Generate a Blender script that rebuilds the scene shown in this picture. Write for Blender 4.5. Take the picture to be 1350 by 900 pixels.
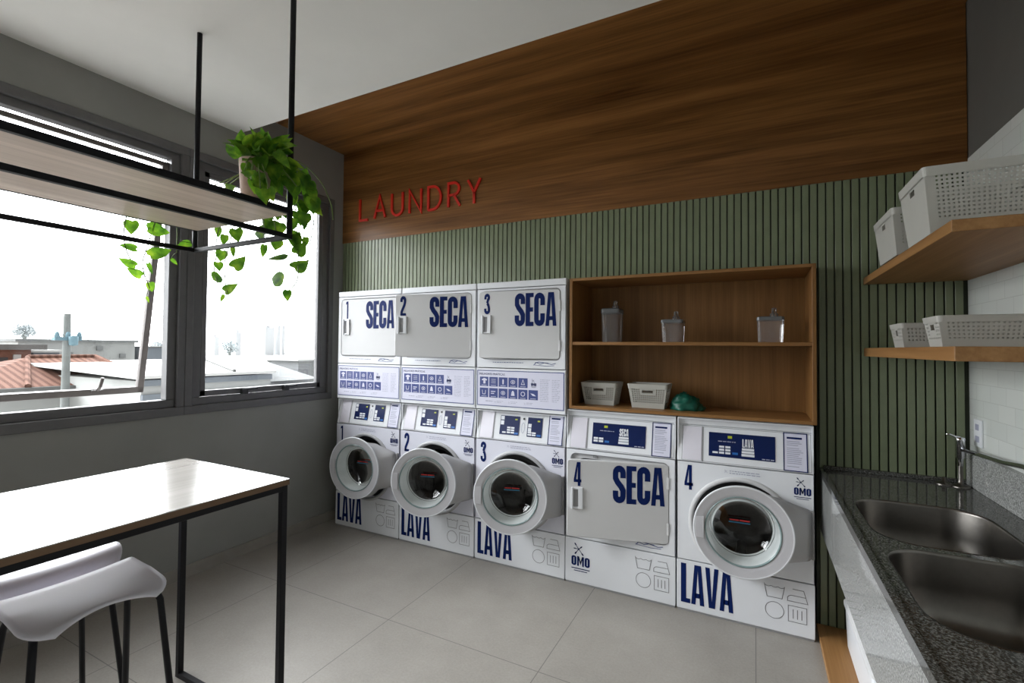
import bpy, bmesh, math, random
from mathutils import Vector, Matrix, noise

for o in list(bpy.data.objects):
    bpy.data.objects.remove(o)
SC = bpy.context.scene
COL = SC.collection
PI = math.pi

# ------------------------------------------------------------------ camera
cam_d = bpy.data.cameras.new('camera')
cam = bpy.data.objects.new('camera', cam_d)
COL.objects.link(cam)
cam_d.sensor_fit = 'HORIZONTAL'
cam_d.sensor_width = 36.0
cam_d.lens = 625.2 / 1350 * 36.0
cam_d.shift_y = -5.33 / 1350
cam_d.clip_start = 0.03
cam_d.clip_end = 3000
RIGHT = (0.88998, 0.455917, 0.008599)
UP = (0.00258, -0.023891, 0.999711)
FWD = (-0.455991, 0.889702, 0.022438)
cam.matrix_world = Matrix(((RIGHT[0], UP[0], -FWD[0], 0.0),
                           (RIGHT[1], UP[1], -FWD[1], 0.0),
                           (RIGHT[2], UP[2], -FWD[2], 1.5),
                           (0, 0, 0, 1)))
SC.camera = cam

# ------------------------------------------------------------------ exposure, world, light
SC.view_settings.view_transform = 'Standard'
SC.view_settings.look = 'None'
SC.view_settings.exposure = 0.0
SC.view_settings.gamma = 1.0
SC.view_settings.use_curve_mapping = False
SC.cycles.use_denoising = True
SC.cycles.max_bounces = 10
SC.cycles.diffuse_bounces = 6
SC.cycles.glossy_bounces = 4
SC.cycles.transmission_bounces = 6
SC.cycles.transparent_max_bounces = 12
SC.cycles.caustics_reflective = True
SC.cycles.blur_glossy = 1.0
SC.cycles.caustics_refractive = False
SC.cycles.sample_clamp_indirect = 6.0

SKY_LOW, SKY_HIGH, SKY_BACK = 7.0, 26.0, 2.0   # hazy sky: bright towards the windows, brighter higher up, dim behind the building
W = bpy.data.worlds.new('overcast_sky')
SC.world = W
W.use_nodes = True
nt = W.node_tree
nt.nodes.clear()
wo = nt.nodes.new('ShaderNodeOutputWorld')
bg = nt.nodes.new('ShaderNodeBackground')
tc = nt.nodes.new('ShaderNodeTexCoord')
sx = nt.nodes.new('ShaderNodeSeparateXYZ')
nt.links.new(tc.outputs['Generated'], sx.inputs[0])
mr = nt.nodes.new('ShaderNodeMapRange')
mr.interpolation_type = 'SMOOTHSTEP'
mr.inputs['From Min'].default_value = 0.0
mr.inputs['From Max'].default_value = -0.75
mr.inputs['To Min'].default_value = 0.0
mr.inputs['To Max'].default_value = 1.0
mz = nt.nodes.new('ShaderNodeMapRange')
mz.interpolation_type = 'SMOOTHSTEP'
mz.inputs['From Min'].default_value = 0.05
mz.inputs['From Max'].default_value = 0.55
mz.inputs['To Min'].default_value = SKY_LOW
mz.inputs['To Max'].default_value = SKY_HIGH
nt.links.new(sx.outputs['Z'], mz.inputs['Value'])
mm_ = nt.nodes.new('ShaderNodeMath')
mm_.operation = 'MULTIPLY'
nt.links.new(mr.outputs['Result'], mm_.inputs[0])
nt.links.new(mz.outputs['Result'], mm_.inputs[1])
ma_ = nt.nodes.new('ShaderNodeMath')
ma_.operation = 'ADD'
ma_.inputs[1].default_value = SKY_BACK
nt.links.new(mm_.outputs[0], ma_.inputs[0])
nt.links.new(sx.outputs['X'], mr.inputs['Value'])
bg.inputs['Color'].default_value = (0.95, 0.975, 1.0, 1)
nt.links.new(ma_.outputs[0], bg.inputs['Strength'])
nt.links.new(bg.outputs[0], wo.inputs[0])

XL, XR, YB, ZC = -3.285, 0.93, 3.07, 3.02      # left wall, right wall, slat front, ceiling
YM = 2.915                                      # machine fronts


def portal(y0, y1, z0, z1):
    d = bpy.data.lights.new('window_portal', 'AREA')
    d.shape = 'RECTANGLE'
    d.size, d.size_y = (z1 - z0), (y1 - y0)
    d.cycles.is_portal = True
    o = bpy.data.objects.new('window_portal', d)
    COL.objects.link(o)
    o.location = (XL - 0.19, (y0 + y1) / 2, (z0 + z1) / 2)
    o.rotation_euler = (0, -PI / 2, 0)          # faces +x, into the room
    return o


for a_, b_ in ((1.86, 2.86), (0.17, 1.76), (-1.63, 0.01)):
    portal(a_, b_, 1.12, 2.70)


# ------------------------------------------------------------------ materials
def N(t, kind, **kw):
    n = t.nodes.new(kind)
    for k, v in kw.items():
        if k in ('operation', 'blend_type', 'data_type', 'feature', 'wave_type', 'bands_direction', 'interpolation_type'):
            setattr(n, k, v)
        else:
            n.inputs[k].default_value = v
    return n


def base_mat(name, col=(0.8, 0.8, 0.8), rough=0.5, metal=0.0, spec=0.5, coat=0.0, coat_rough=0.05):
    m = bpy.data.materials.new(name)
    m.use_nodes = True
    b = m.node_tree.nodes['Principled BSDF']
    b.inputs['Base Color'].default_value = (*col, 1)
    b.inputs['Roughness'].default_value = rough
    b.inputs['Metallic'].default_value = metal
    b.inputs['Specular IOR Level'].default_value = spec
    b.inputs['Coat Weight'].default_value = coat
    b.inputs['Coat Roughness'].default_value = coat_rough
    return m, m.node_tree, b


def ramp(t, stops):
    r = t.nodes.new('ShaderNodeValToRGB')
    e = r.color_ramp.elements
    while len(e) < len(stops):
        e.new(0.5)
    for el, (p, c) in zip(e, stops):
        el.position = p
        el.color = (*c, 1)
    return r


def mottled(name, col, var=0.12, scale=8.0, rough=0.5, spec=0.5, bump=0.0, bscale=200, metal=0.0, coat=0.0):
    """plain surface with gentle procedural tone variation and grain"""
    m, t, b = base_mat(name, col, rough, metal, spec, coat)
    tcn = t.nodes.new('ShaderNodeTexCoord')
    n = N(t, 'ShaderNodeTexNoise', Scale=scale, Detail=5.0, Roughness=0.6)
    t.links.new(tcn.outputs['Object'], n.inputs['Vector'])
    lo = tuple(c * (1 - var) for c in col)
    hi = tuple(min(1, c * (1 + var)) for c in col)
    r = ramp(t, [(0.3, lo), (0.7, hi)])
    t.links.new(n.outputs['Fac'], r.inputs[0])
    t.links.new(r.outputs[0], b.inputs['Base Color'])
    if bump:
        n2 = N(t, 'ShaderNodeTexNoise', Scale=bscale, Detail=2.0)
        t.links.new(tcn.outputs['Object'], n2.inputs['Vector'])
        bp = N(t, 'ShaderNodeBump', Strength=bump, Distance=0.002)
        t.links.new(n2.outputs['Fac'], bp.inputs['Height'])
        t.links.new(bp.outputs[0], b.inputs['Normal'])
    return m


def wood(name, dark, light, grain='x', rough=0.45, stretch=14.0, scale=1.0, spec=0.35, coat=0.0):
    m, t, b = base_mat(name, light, rough, 0, spec, coat, 0.18)
    tcn = t.nodes.new('ShaderNodeTexCoord')
    mp = t.nodes.new('ShaderNodeMapping')
    s = [stretch * scale] * 3
    s['xyz'.index(grain)] = 0.55 * scale
    mp.inputs['Scale'].default_value = s
    t.links.new(tcn.outputs['Object'], mp.inputs['Vector'])
    n = N(t, 'ShaderNodeTexNoise', Scale=1.0, Detail=7.0, Roughness=0.62, Distortion=0.5)
    t.links.new(mp.outputs[0], n.inputs['Vector'])
    mp2 = t.nodes.new('ShaderNodeMapping')
    s2 = [90 * scale] * 3
    s2['xyz'.index(grain)] = 2.0 * scale
    mp2.inputs['Scale'].default_value = s2
    t.links.new(tcn.outputs['Object'], mp2.inputs['Vector'])
    n2 = N(t, 'ShaderNodeTexNoise', Scale=1.0, Detail=3.0, Roughness=0.5)
    t.links.new(mp2.outputs[0], n2.inputs['Vector'])
    mx = N(t, 'ShaderNodeMix', data_type='FLOAT')
    mx.inputs[0].default_value = 0.3
    t.links.new(n.outputs['Fac'], mx.inputs[2])
    t.links.new(n2.outputs['Fac'], mx.inputs[3])
    mid = tuple((a + c) / 2 for a, c in zip(dark, light))
    r = ramp(t, [(0.32, dark), (0.5, mid), (0.66, light)])
    t.links.new(mx.outputs[0], r.inputs[0])
    t.links.new(r.outputs[0], b.inputs['Base Color'])
    bp = N(t, 'ShaderNodeBump', Strength=0.08, Distance=0.002)
    t.links.new(n2.outputs['Fac'], bp.inputs['Height'])
    t.links.new(bp.outputs[0], b.inputs['Normal'])
    return m


def glass(name, tint=(1, 1, 1), refl=1.0, rough=0.0):
    """see-through sheet: tinted transparency plus a fresnel mirror"""
    m = bpy.data.materials.new(name)
    m.use_nodes = True
    t = m.node_tree
    t.nodes.clear()
    out = t.nodes.new('ShaderNodeOutputMaterial')
    tr = t.nodes.new('ShaderNodeBsdfTransparent')
    tr.inputs[0].default_value = (*tint, 1)
    gl = t.nodes.new('ShaderNodeBsdfGlossy')
    gl.inputs['Roughness'].default_value = rough
    fr = N(t, 'ShaderNodeFresnel', IOR=1.5)
    mu = N(t, 'ShaderNodeMath', operation='MULTIPLY')
    mu.inputs[1].default_value = refl
    mix = t.nodes.new('ShaderNodeMixShader')
    t.links.new(fr.outputs[0], mu.inputs[0])
    t.links.new(mu.outputs[0], mix.inputs[0])
    t.links.new(tr.outputs[0], mix.inputs[1])
    t.links.new(gl.outputs[0], mix.inputs[2])
    t.links.new(mix.outputs[0], out.inputs[0])
    return m


def granite(name, a, b_, c, rough=0.08):
    m, t, b = base_mat(name, a, rough, 0, 0.5)
    tcn = t.nodes.new('ShaderNodeTexCoord')
    v = N(t, 'ShaderNodeTexNoise', Scale=170.0, Detail=4.0, Roughness=0.75)
    t.links.new(tcn.outputs['Object'], v.inputs['Vector'])
    r = ramp(t, [(0.36, a), (0.5, b_), (0.62, c)])
    t.links.new(v.outputs['Fac'], r.inputs[0])
    t.links.new(r.outputs[0], b.inputs['Base Color'])
    return m


def floor_tiles():
    m, t, b = base_mat('floor_porcelain', (0.3, 0.29, 0.27), 0.42, 0, 0.4)
    tcn = t.nodes.new('ShaderNodeTexCoord')
    mp = t.nodes.new('ShaderNodeMapping')
    mp.inputs['Location'].default_value = (0.0, -0.25, 0)
    t.links.new(tcn.outputs['Object'], mp.inputs['Vector'])
    br = t.nodes.new('ShaderNodeTexBrick')
    br.offset = 0.0
    br.inputs['Scale'].default_value = 1.0
    br.inputs['Mortar Size'].default_value = 0.0022
    br.inputs['Mortar Smooth'].default_value = 0.1
    br.inputs['Brick Width'].default_value = 0.9
    br.inputs['Row Height'].default_value = 0.9
    t.links.new(mp.outputs[0], br.inputs['Vector'])
    n = N(t, 'ShaderNodeTexNoise', Scale=2.2, Detail=8.0, Roughness=0.66)
    n3 = N(t, 'ShaderNodeTexNoise', Scale=90.0, Detail=3.0, Roughness=0.7)
    t.links.new(tcn.outputs['Object'], n.inputs['Vector'])
    t.links.new(tcn.outputs['Object'], n3.inputs['Vector'])
    mx = N(t, 'ShaderNodeMix', data_type='FLOAT')
    mx.inputs[0].default_value = 0.4
    t.links.new(n.outputs['Fac'], mx.inputs[2])
    t.links.new(n3.outputs['Fac'], mx.inputs[3])
    r = ramp(t, [(0.34, (0.268, 0.249, 0.222)), (0.68, (0.368, 0.346, 0.314))])
    t.links.new(mx.outputs[0], r.inputs[0])
    m2 = N(t, 'ShaderNodeMix', data_type='RGBA')
    t.links.new(br.outputs['Fac'], m2.inputs[0])
    t.links.new(r.outputs[0], m2.inputs[6])
    m2.inputs[7].default_value = (0.16, 0.15, 0.14, 1)
    t.links.new(m2.outputs[2], b.inputs['Base Color'])
    bp = N(t, 'ShaderNodeBump', Strength=0.15, Distance=0.002)
    t.links.new(n3.outputs['Fac'], bp.inputs['Height'])
    t.links.new(bp.outputs[0], b.inputs['Normal'])
    return m


def wall_tiles():
    m, t, b = base_mat('white_wall_tile', (0.62, 0.64, 0.61), 0.18, 0, 0.5)
    tcn = t.nodes.new('ShaderNodeTexCoord')
    mp = t.nodes.new('ShaderNodeMapping')
    mp.inputs['Rotation'].default_value = (0, PI / 2, PI / 2)
    sp = t.nodes.new('ShaderNodeSeparateXYZ')
    cb = t.nodes.new('ShaderNodeCombineXYZ')
    t.links.new(tcn.outputs['Object'], sp.inputs[0])
    t.links.new(sp.outputs['Y'], cb.inputs['X'])
    t.links.new(sp.outputs['Z'], cb.inputs['Y'])
    br = t.nodes.new('ShaderNodeTexBrick')
    br.offset = 0.5
    br.inputs['Scale'].default_value = 1.0
    br.inputs['Mortar Size'].default_value = 0.0016
    br.inputs['Mortar Smooth'].default_value = 0.4
    br.inputs['Brick Width'].default_value = 0.15
    br.inputs['Row Height'].default_value = 0.075
    br.inputs['Color1'].default_value = (0.70, 0.725, 0.69, 1)
    br.inputs['Color2'].default_value = (0.66, 0.69, 0.66, 1)
    br.inputs['Mortar'].default_value = (0.56, 0.58, 0.55, 1)
    t.links.new(cb.outputs[0], br.inputs['Vector'])
    t.links.new(br.outputs['Color'], b.inputs['Base Color'])
    bp = N(t, 'ShaderNodeBump', Strength=0.25, Distance=0.001)
    bp.invert = True
    t.links.new(br.outputs['Fac'], bp.inputs['Height'])
    t.links.new(bp.outputs[0], b.inputs['Normal'])
    return m


def clay_tiles():
    m, t, b = base_mat('clay_roof_tile', (0.2, 0.1, 0.07), 0.9, 0, 0.05)
    tcn = t.nodes.new('ShaderNodeTexCoord')
    w = N(t, 'ShaderNodeTexWave', wave_type='BANDS', bands_direction='Y', Scale=1.6, Distortion=1.5, Detail=2.0)
    t.links.new(tcn.outputs['Object'], w.inputs['Vector'])
    r = ramp(t, [(0.2, (0.070, 0.033, 0.023)), (0.7, (0.125, 0.066, 0.049))])
    t.links.new(w.outputs['Fac'], r.inputs[0])
    t.links.new(r.outputs[0], b.inputs['Base Color'])
    return m


M = {}
M['wall_gray'] = mottled('gray_wall_paint', (0.265, 0.265, 0.252), 0.06, 3, 0.75, 0.3, 0.05, 400)
M['upper_gray'] = mottled('charcoal_wall_paint', (0.125, 0.12, 0.108), 0.05, 3, 0.8, 0.3)
M['ceiling'] = mottled('ceiling_paint', (0.80, 0.79, 0.755), 0.03, 2, 0.9, 0.2)
M['rear'] = mottled('rear_wall_paint', (0.55, 0.55, 0.53), 0.03, 2, 0.85, 0.2)
M['floor'] = floor_tiles()
M['tile'] = wall_tiles()
M['baseboard'] = mottled('baseboard_porcelain', (0.27, 0.25, 0.225), 0.1, 8, 0.5)
M['sage'] = mottled('sage_slat_lacquer', (0.185, 0.218, 0.13), 0.06, 12, 0.3, 0.5)
M['sage_back'] = mottled('dark_slat_backing', (0.03, 0.038, 0.022), 0.1, 12, 0.7)
M['oak_band'] = wood('walnut_brown_panel', (0.082, 0.030, 0.006), (0.32, 0.145, 0.045), 'x', 0.36, 11, 1.0, 0.3)
M['oak_x'] = wood('oak_board_grain', (0.18, 0.08, 0.021), (0.32, 0.162, 0.055), 'x', 0.45, 16, 1.3)
M['oak_y'] = wood('oak_shelf_grain', (0.23, 0.108, 0.034), (0.38, 0.20, 0.076), 'y', 0.45, 16, 1.3)
M['oak_z'] = wood('oak_upright_grain', (0.155, 0.068, 0.016), (0.28, 0.138, 0.044), 'z', 0.45, 16, 1.3)
M['pale_wood'] = wood('pale_ash_board', (0.47, 0.36, 0.285), (0.70, 0.57, 0.475), 'y', 0.4, 16, 1.3)
M['table_top'] = wood('pale_ash_laminate', (0.34, 0.315, 0.285), (0.46, 0.435, 0.40), 'y', 0.2, 16, 1.6, 0.8, 0.9)
M['edge_brown'] = wood('brown_table_edge', (0.13, 0.075, 0.04), (0.22, 0.135, 0.075), 'y', 0.5)
M['black'] = mottled('black_powder_coat', (0.008, 0.008, 0.010), 0.2, 40, 0.45, 0.2)
M['frame'] = mottled('graphite_window_aluminium', (0.115, 0.113, 0.115), 0.08, 20, 0.45, 0.5)
M['frame_out'] = mottled('bronze_window_aluminium', (0.12, 0.105, 0.098), 0.08, 20, 0.5, 0.4)
M['rubber'] = mottled('black_rubber', (0.012, 0.012, 0.013), 0.2, 30, 0.5)
M['pane'] = glass('window_pane_glass', (0.985, 0.99, 0.99), 0.6)
M['enamel'] = mottled('white_enamel', (0.75, 0.765, 0.795), 0.02, 3, 0.42, 0.12)
M['enamel_lilac'] = mottled('lilac_white_enamel', (0.70, 0.705, 0.785), 0.02, 3, 0.42, 0.12)
M['trim_gray'] = mottled('mid_gray_trim_plastic', (0.40, 0.40, 0.41), 0.03, 4, 0.4, 0.3)
M['enamel_gray'] = mottled('light_gray_enamel', (0.62, 0.62, 0.625), 0.02, 3, 0.5, 0.12)
M['lilac'] = mottled('pale_lilac_plastic', (0.72, 0.70, 0.77), 0.03, 4, 0.25, 0.5)
M['ring'] = mottled('silver_gray_plastic', (0.66, 0.66, 0.69), 0.03, 4, 0.25, 0.5)
M['ring_dark'] = mottled('gray_gasket_plastic', (0.30, 0.30, 0.31), 0.05, 6, 0.35, 0.5)
M['door_side'] = mottled('dusty_gray_door_plastic', (0.46, 0.455, 0.46), 0.03, 4, 0.4, 0.4)
M['door_glass'] = glass('smoked_door_glass', (0.30, 0.30, 0.30), 1.2, 0.02)
M['door_flat'] = mottled('pearl_gray_door_face', (0.53, 0.525, 0.55), 0.03, 4, 0.3, 0.5)
M['bowl'] = mottled('milky_glass_wall', (0.66, 0.70, 0.70), 0.06, 10, 0.12, 0.6)
M['teal_edge'] = mottled('greenish_glass_edge', (0.22, 0.30, 0.30), 0.1, 10, 0.15, 0.6)
M['drum'] = mottled('dark_steel_drum', (0.085, 0.082, 0.08), 0.25, 30, 0.35, 0.5, metal=0.6)
M['navy'] = mottled('navy_print', (0.004, 0.015, 0.095), 0.06, 10, 0.5, 0.1)
M['navy_soft'] = mottled('faded_navy_print', (0.045, 0.065, 0.22), 0.08, 60, 0.45, 0.4)
M['display'] = mottled('navy_display_film', (0.005, 0.014, 0.075), 0.06, 10, 0.3, 0.2)
M['print_gray'] = mottled('gray_print', (0.20, 0.20, 0.21), 0.05, 10, 0.5)
M['print_soft'] = mottled('pale_blue_gray_print', (0.36, 0.37, 0.47), 0.1, 80, 0.5)
M['sticker'] = mottled('lilac_white_sticker', (0.68, 0.68, 0.80), 0.02, 6, 0.5, 0.15)
M['key'] = mottled('white_keypad_print', (0.72, 0.74, 0.78), 0.03, 10, 0.4)
M['key_blue'] = mottled('bright_blue_key', (0.01, 0.12, 0.42), 0.03, 10, 0.4)
M['led'] = mottled('yellow_green_digits', (0.42, 0.48, 0.02), 0.05, 10, 0.4)
M['red'] = mottled('red_sign_acrylic', (0.62, 0.020, 0.008), 0.05, 10, 0.35)
M['mark_red'] = mottled('red_glass_print', (0.55, 0.03, 0.03), 0.05, 10, 0.4)
M['mark_blue'] = mottled('teal_glass_print', (0.02, 0.16, 0.30), 0.05, 10, 0.4)
M['basket'] = mottled('warm_white_basket_plastic', (0.47, 0.465, 0.425), 0.03, 8, 0.5)
M['acrylic'] = glass('clear_acrylic', (0.94, 0.93, 0.93), 1.1, 0.1)
_t = M['acrylic'].node_tree
_o = _t.nodes['Material Output']
_ms = _t.nodes.new('ShaderNodeMixShader')
_ms.inputs[0].default_value = 0.09
_df = _t.nodes.new('ShaderNodeBsdfDiffuse')
_df.inputs[0].default_value = (0.8, 0.76, 0.76, 1)
_t.links.new(_o.inputs[0].links[0].from_socket, _ms.inputs[1])
_t.links.new(_df.outputs[0], _ms.inputs[2])
_t.links.new(_ms.outputs[0], _o.inputs[0])
M['lid'] = mottled('smoky_gray_lid', (0.13, 0.135, 0.14), 0.1, 8, 0.25)
M['chrome'] = base_mat('polished_chrome', (0.75, 0.76, 0.78), 0.1, 1.0)[0]
M['steel'] = mottled('brushed_stainless_steel', (0.19, 0.178, 0.162), 0.05, 60, 0.33, 0.5, metal=1.0)
M['bag'] = mottled('green_bin_liner_plastic', (0.004, 0.085, 0.055), 0.2, 8, 0.42, 0.4)
M['granite_top'] = granite('granite_top_dim_reflection', (0.018, 0.019, 0.016), (0.06, 0.06, 0.055), (0.20, 0.20, 0.19), 0.07)  # same granite as the apron, with dark green reflections put into its colour
M['granite'] = granite('gray_granite', (0.13, 0.135, 0.13), (0.29, 0.295, 0.285), (0.48, 0.485, 0.475), 0.06)
M['white_plastic'] = mottled('white_bin_plastic', (0.78, 0.80, 0.83), 0.02, 6, 0.35)
M['seat'] = mottled('lilac_gray_seat_plastic', (0.68, 0.67, 0.735), 0.02, 6, 0.42, 0.4)
M['pot'] = mottled('pale_clay_pot', (0.46, 0.34, 0.27), 0.15, 25, 0.8)
M['soil'] = mottled('dark_potting_soil', (0.035, 0.022, 0.014), 0.4, 60, 0.95)
M['stem'] = mottled('green_vine_stem', (0.13, 0.20, 0.045), 0.2, 30, 0.6)


def leaf_mat():
    m, t, b = base_mat('pothos_leaf', (0.1, 0.2, 0.03), 0.5, 0, 0.2)
    tcn = t.nodes.new('ShaderNodeTexCoord')
    n = N(t, 'ShaderNodeTexNoise', Scale=22.0, Detail=4.0)
    t.links.new(tcn.outputs['Object'], n.inputs['Vector'])
    r = ramp(t, [(0.32, (0.035, 0.115, 0.010)), (0.52, (0.11, 0.26, 0.016)), (0.70, (0.27, 0.42, 0.03))])
    t.links.new(n.outputs['Fac'], r.inputs[0])
    t.links.new(r.outputs[0], b.inputs['Base Color'])
    tl = t.nodes.new('ShaderNodeBsdfTranslucent')
    t.links.new(r.outputs[0], tl.inputs[0])
    mix = t.nodes.new('ShaderNodeMixShader')
    mix.inputs[0].default_value = 0.42
    t.links.new(b.outputs[0], mix.inputs[1])
    t.links.new(tl.outputs[0], mix.inputs[2])
    t.links.new(mix.outputs[0], t.nodes['Material Output'].inputs[0])
    return m


M['leaf'] = leaf_mat()
# outdoors: plain rendered walls, roofs and concrete
M['render_white'] = mottled('white_house_render', (0.28, 0.285, 0.275), 0.06, 0.6, 0.9, 0.05)
M['render_gray'] = mottled('gray_house_render', (0.135, 0.15, 0.165), 0.08, 0.8, 0.9, 0.05)
M['concrete_out'] = mottled('pale_concrete', (0.16, 0.165, 0.163), 0.1, 1.5, 0.9, 0.05)
M['roof_pale'] = mottled('pale_metal_roof', (0.40, 0.40, 0.385), 0.06, 0.6, 0.6, 0.05)
M['roof_gray'] = mottled('weathered_cement_roof', (0.12, 0.12, 0.115), 0.15, 1.2, 0.9, 0.05)
M['clay'] = clay_tiles()
M['brick_out'] = mottled('pinkish_brick', (0.20, 0.105, 0.08), 0.2, 2.5, 0.9, 0.05)
M['dark_open'] = mottled('dark_opening', (0.055, 0.055, 0.058), 0.2, 3, 0.8, 0.05)
M['pole'] = mottled('concrete_post', (0.15, 0.16, 0.155), 0.12, 3, 0.9, 0.05)
M['tank'] = mottled('blue_gray_metal', (0.12, 0.19, 0.22), 0.15, 4, 0.6, 0.05)
M['tower'] = mottled('hazy_tower_render', (0.40, 0.41, 0.42), 0.05, 0.05, 0.95, 0.05)  # distance haze put into the base colour as a pale gray
M['tree'] = mottled('hazy_tree_foliage', (0.34, 0.37, 0.38), 0.25, 0.9, 0.9, 0.05)  # foliage colour grayed and lightened to stand in for haze
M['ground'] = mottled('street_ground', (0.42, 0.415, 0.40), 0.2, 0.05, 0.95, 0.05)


# ------------------------------------------------------------------ mesh helpers
class MB:
    """collects shapes (in world coordinates) and links them as ONE mesh object"""
    def __init__(self, T=None):
        self.v, self.f, self.mi, self.sm = [], [], [], []
        self.T = T
        self.cur = 0
        self.smooth = False

    def add(self, verts, faces):
        k = len(self.v)
        for p in verts:
            p = Vector(p)
            self.v.append(self.T(p) if self.T else p)
        for f in faces:
            self.f.append([i + k for i in f])
            self.mi.append(self.cur)
            self.sm.append(self.smooth)
        return self

    def box(self, x0, x1, y0, y1, z0, z1):
        v = [(x, y, z) for x in (x0, x1) for y in (y0, y1) for z in (z0, z1)]
        return self.add(v, [(0, 1, 3, 2), (4, 6, 7, 5), (0, 4, 5, 1), (2, 3, 7, 6), (0, 2, 6, 4), (1, 5, 7, 3)])

    def tube(self, pts, r, seg=10, caps=True, sq=False):
        pts = [Vector(p) for p in pts]
        rad = r if isinstance(r, (list, tuple)) else [r] * len(pts)
        if sq:
            seg = 4
        rings = []
        up = None
        for i, p in enumerate(pts):
            a = pts[max(i - 1, 0)]
            b = pts[min(i + 1, len(pts) - 1)]
            d = (b - a).normalized()
            if up is None:
                up = Vector((0, 0, 1)) if abs(d.z) < 0.9 else Vector((0, 1, 0))
            s = d.cross(up)
            if s.length < 1e-6:
                s = d.orthogonal()
            s.normalize()
            u = s.cross(d).normalized()
            up = u
            k = rad[i] * (math.sqrt(2) if sq else 1)
            off = PI / 4 if sq else 0
            rings.append([p + (s * math.cos(2 * PI * j / seg + off) + u * math.sin(2 * PI * j / seg + off)) * k for j in range(seg)])
        v = [q for rg in rings for q in rg]
        f = []
        for i in range(len(rings) - 1):
            for j in range(seg):
                j2 = (j + 1) % seg
                f.append((i * seg + j, i * seg + j2, (i + 1) * seg + j2, (i + 1) * seg + j))
        if caps:
            f.append(tuple(range(seg))[::-1])
            f.append(tuple((len(rings) - 1) * seg + j for j in range(seg)))
        return self.add(v, f)

    def loft(self, loops, close=True, cap0=False, cap1=False):
        n = len(loops[0])
        v = [p for lp in loops for p in lp]
        f = []
        for i in range(len(loops) - 1):
            for j in range(n if close else n - 1):
                j2 = (j + 1) % n
                f.append((i * n + j, i * n + j2, (i + 1) * n + j2, (i + 1) * n + j))
        if cap0:
            f.append(tuple(range(n))[::-1])
        if cap1:
            f.append(tuple((len(loops) - 1) * n + j for j in range(n)))
        return self.add(v, f)

    def lathe(self, prof, seg=32, origin=(0, 0, 0), axis='z', cap0=False, cap1=False):
        ox, oy, oz = origin
        loops = []
        for r, h in prof:
            lp = []
            for j in range(seg):
                c, s = r * math.cos(2 * PI * j / seg), r * math.sin(2 * PI * j / seg)
                lp.append((ox + c, oy + s, oz + h) if axis == 'z' else (ox + c, oy + h, oz + s))
            loops.append(lp)
        return self.loft(loops, True, cap0, cap1)

    def poly(self, pts):
        return self.add(pts, [tuple(range(len(pts)))])

    def slab(self, pts, depth):
        """polygon (list of 3-D points) extruded by the vector depth"""
        d = Vector(depth)
        a = [Vector(p) for p in pts]
        return self.loft([a, [p + d for p in a]], True, True, True)

    def build(self, name, mat, parent=None, bevel=0.0, bseg=2, subsurf=0, solidify=0.0, recalc=True):
        me = bpy.data.meshes.new(name)
        off = Vector((0, 0, 0))
        p = parent
        while p is not None:
            off += p.location
            p = p.parent
        me.from_pydata([v - off for v in self.v], [], self.f)
        mats = mat if isinstance(mat, (list, tuple)) else [mat]
        for m in mats:
            me.materials.append(m)
        for pl, i, s in zip(me.polygons, self.mi, self.sm):
            pl.material_index = min(i, len(mats) - 1)
            pl.use_smooth = s
        if recalc:
            bm = bmesh.new()
            bm.from_mesh(me)
            bmesh.ops.recalc_face_normals(bm, faces=bm.faces)
            bm.to_mesh(me)
            bm.free()
        me.update()
        o = bpy.data.objects.new(name, me)
        COL.objects.link(o)
        if parent is not None:
            o.parent = parent
        if solidify:
            s = o.modifiers.new('solid', 'SOLIDIFY')
            s.thickness = solidify
            s.offset = 0
        if bevel:
            b = o.modifiers.new('bevel', 'BEVEL')
            b.width = bevel
            b.segments = bseg
            b.limit_method = 'ANGLE'
            b.angle_limit = math.radians(40)
        if subsurf:
            s = o.modifiers.new('sub', 'SUBSURF')
            s.levels = s.render_levels = subsurf
        return o


def tag(o, label=None, cat=None, group=None, kind=None):
    if label:
        o['label'] = label
    if cat:
        o['category'] = cat
    if group:
        o['group'] = group
    if kind:
        o['kind'] = kind
    return o


def thing(name, loc, label, cat, group=None):
    o = bpy.data.objects.new(name, None)
    o.empty_display_size = 0.05
    COL.objects.link(o)
    o.location = loc
    return tag(o, label, cat, group)


def struct(name, mb, mat, label, cat, **kw):
    return tag(mb.build(name, mat, **kw), label, cat, None, 'structure')


def bx(*a):
    return MB().box(*a)


def arc(cx, cy, r, a0, a1, n=8, ry=None):
    ry = r if ry is None else ry
    return [(cx + r * math.cos(math.radians(a0 + (a1 - a0) * i / n)), cy + ry * math.sin(math.radians(a0 + (a1 - a0) * i / n))) for i in range(n + 1)]


def rrect(x0, x1, y0, y1, r, n=6):
    return (arc(x1 - r, y1 - r, r, 0, 90, n) + arc(x0 + r, y1 - r, r, 90, 180, n) +
            arc(x0 + r, y0 + r, r, 180, 270, n) + arc(x1 - r, y0 + r, r, 270, 360, n))


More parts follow.
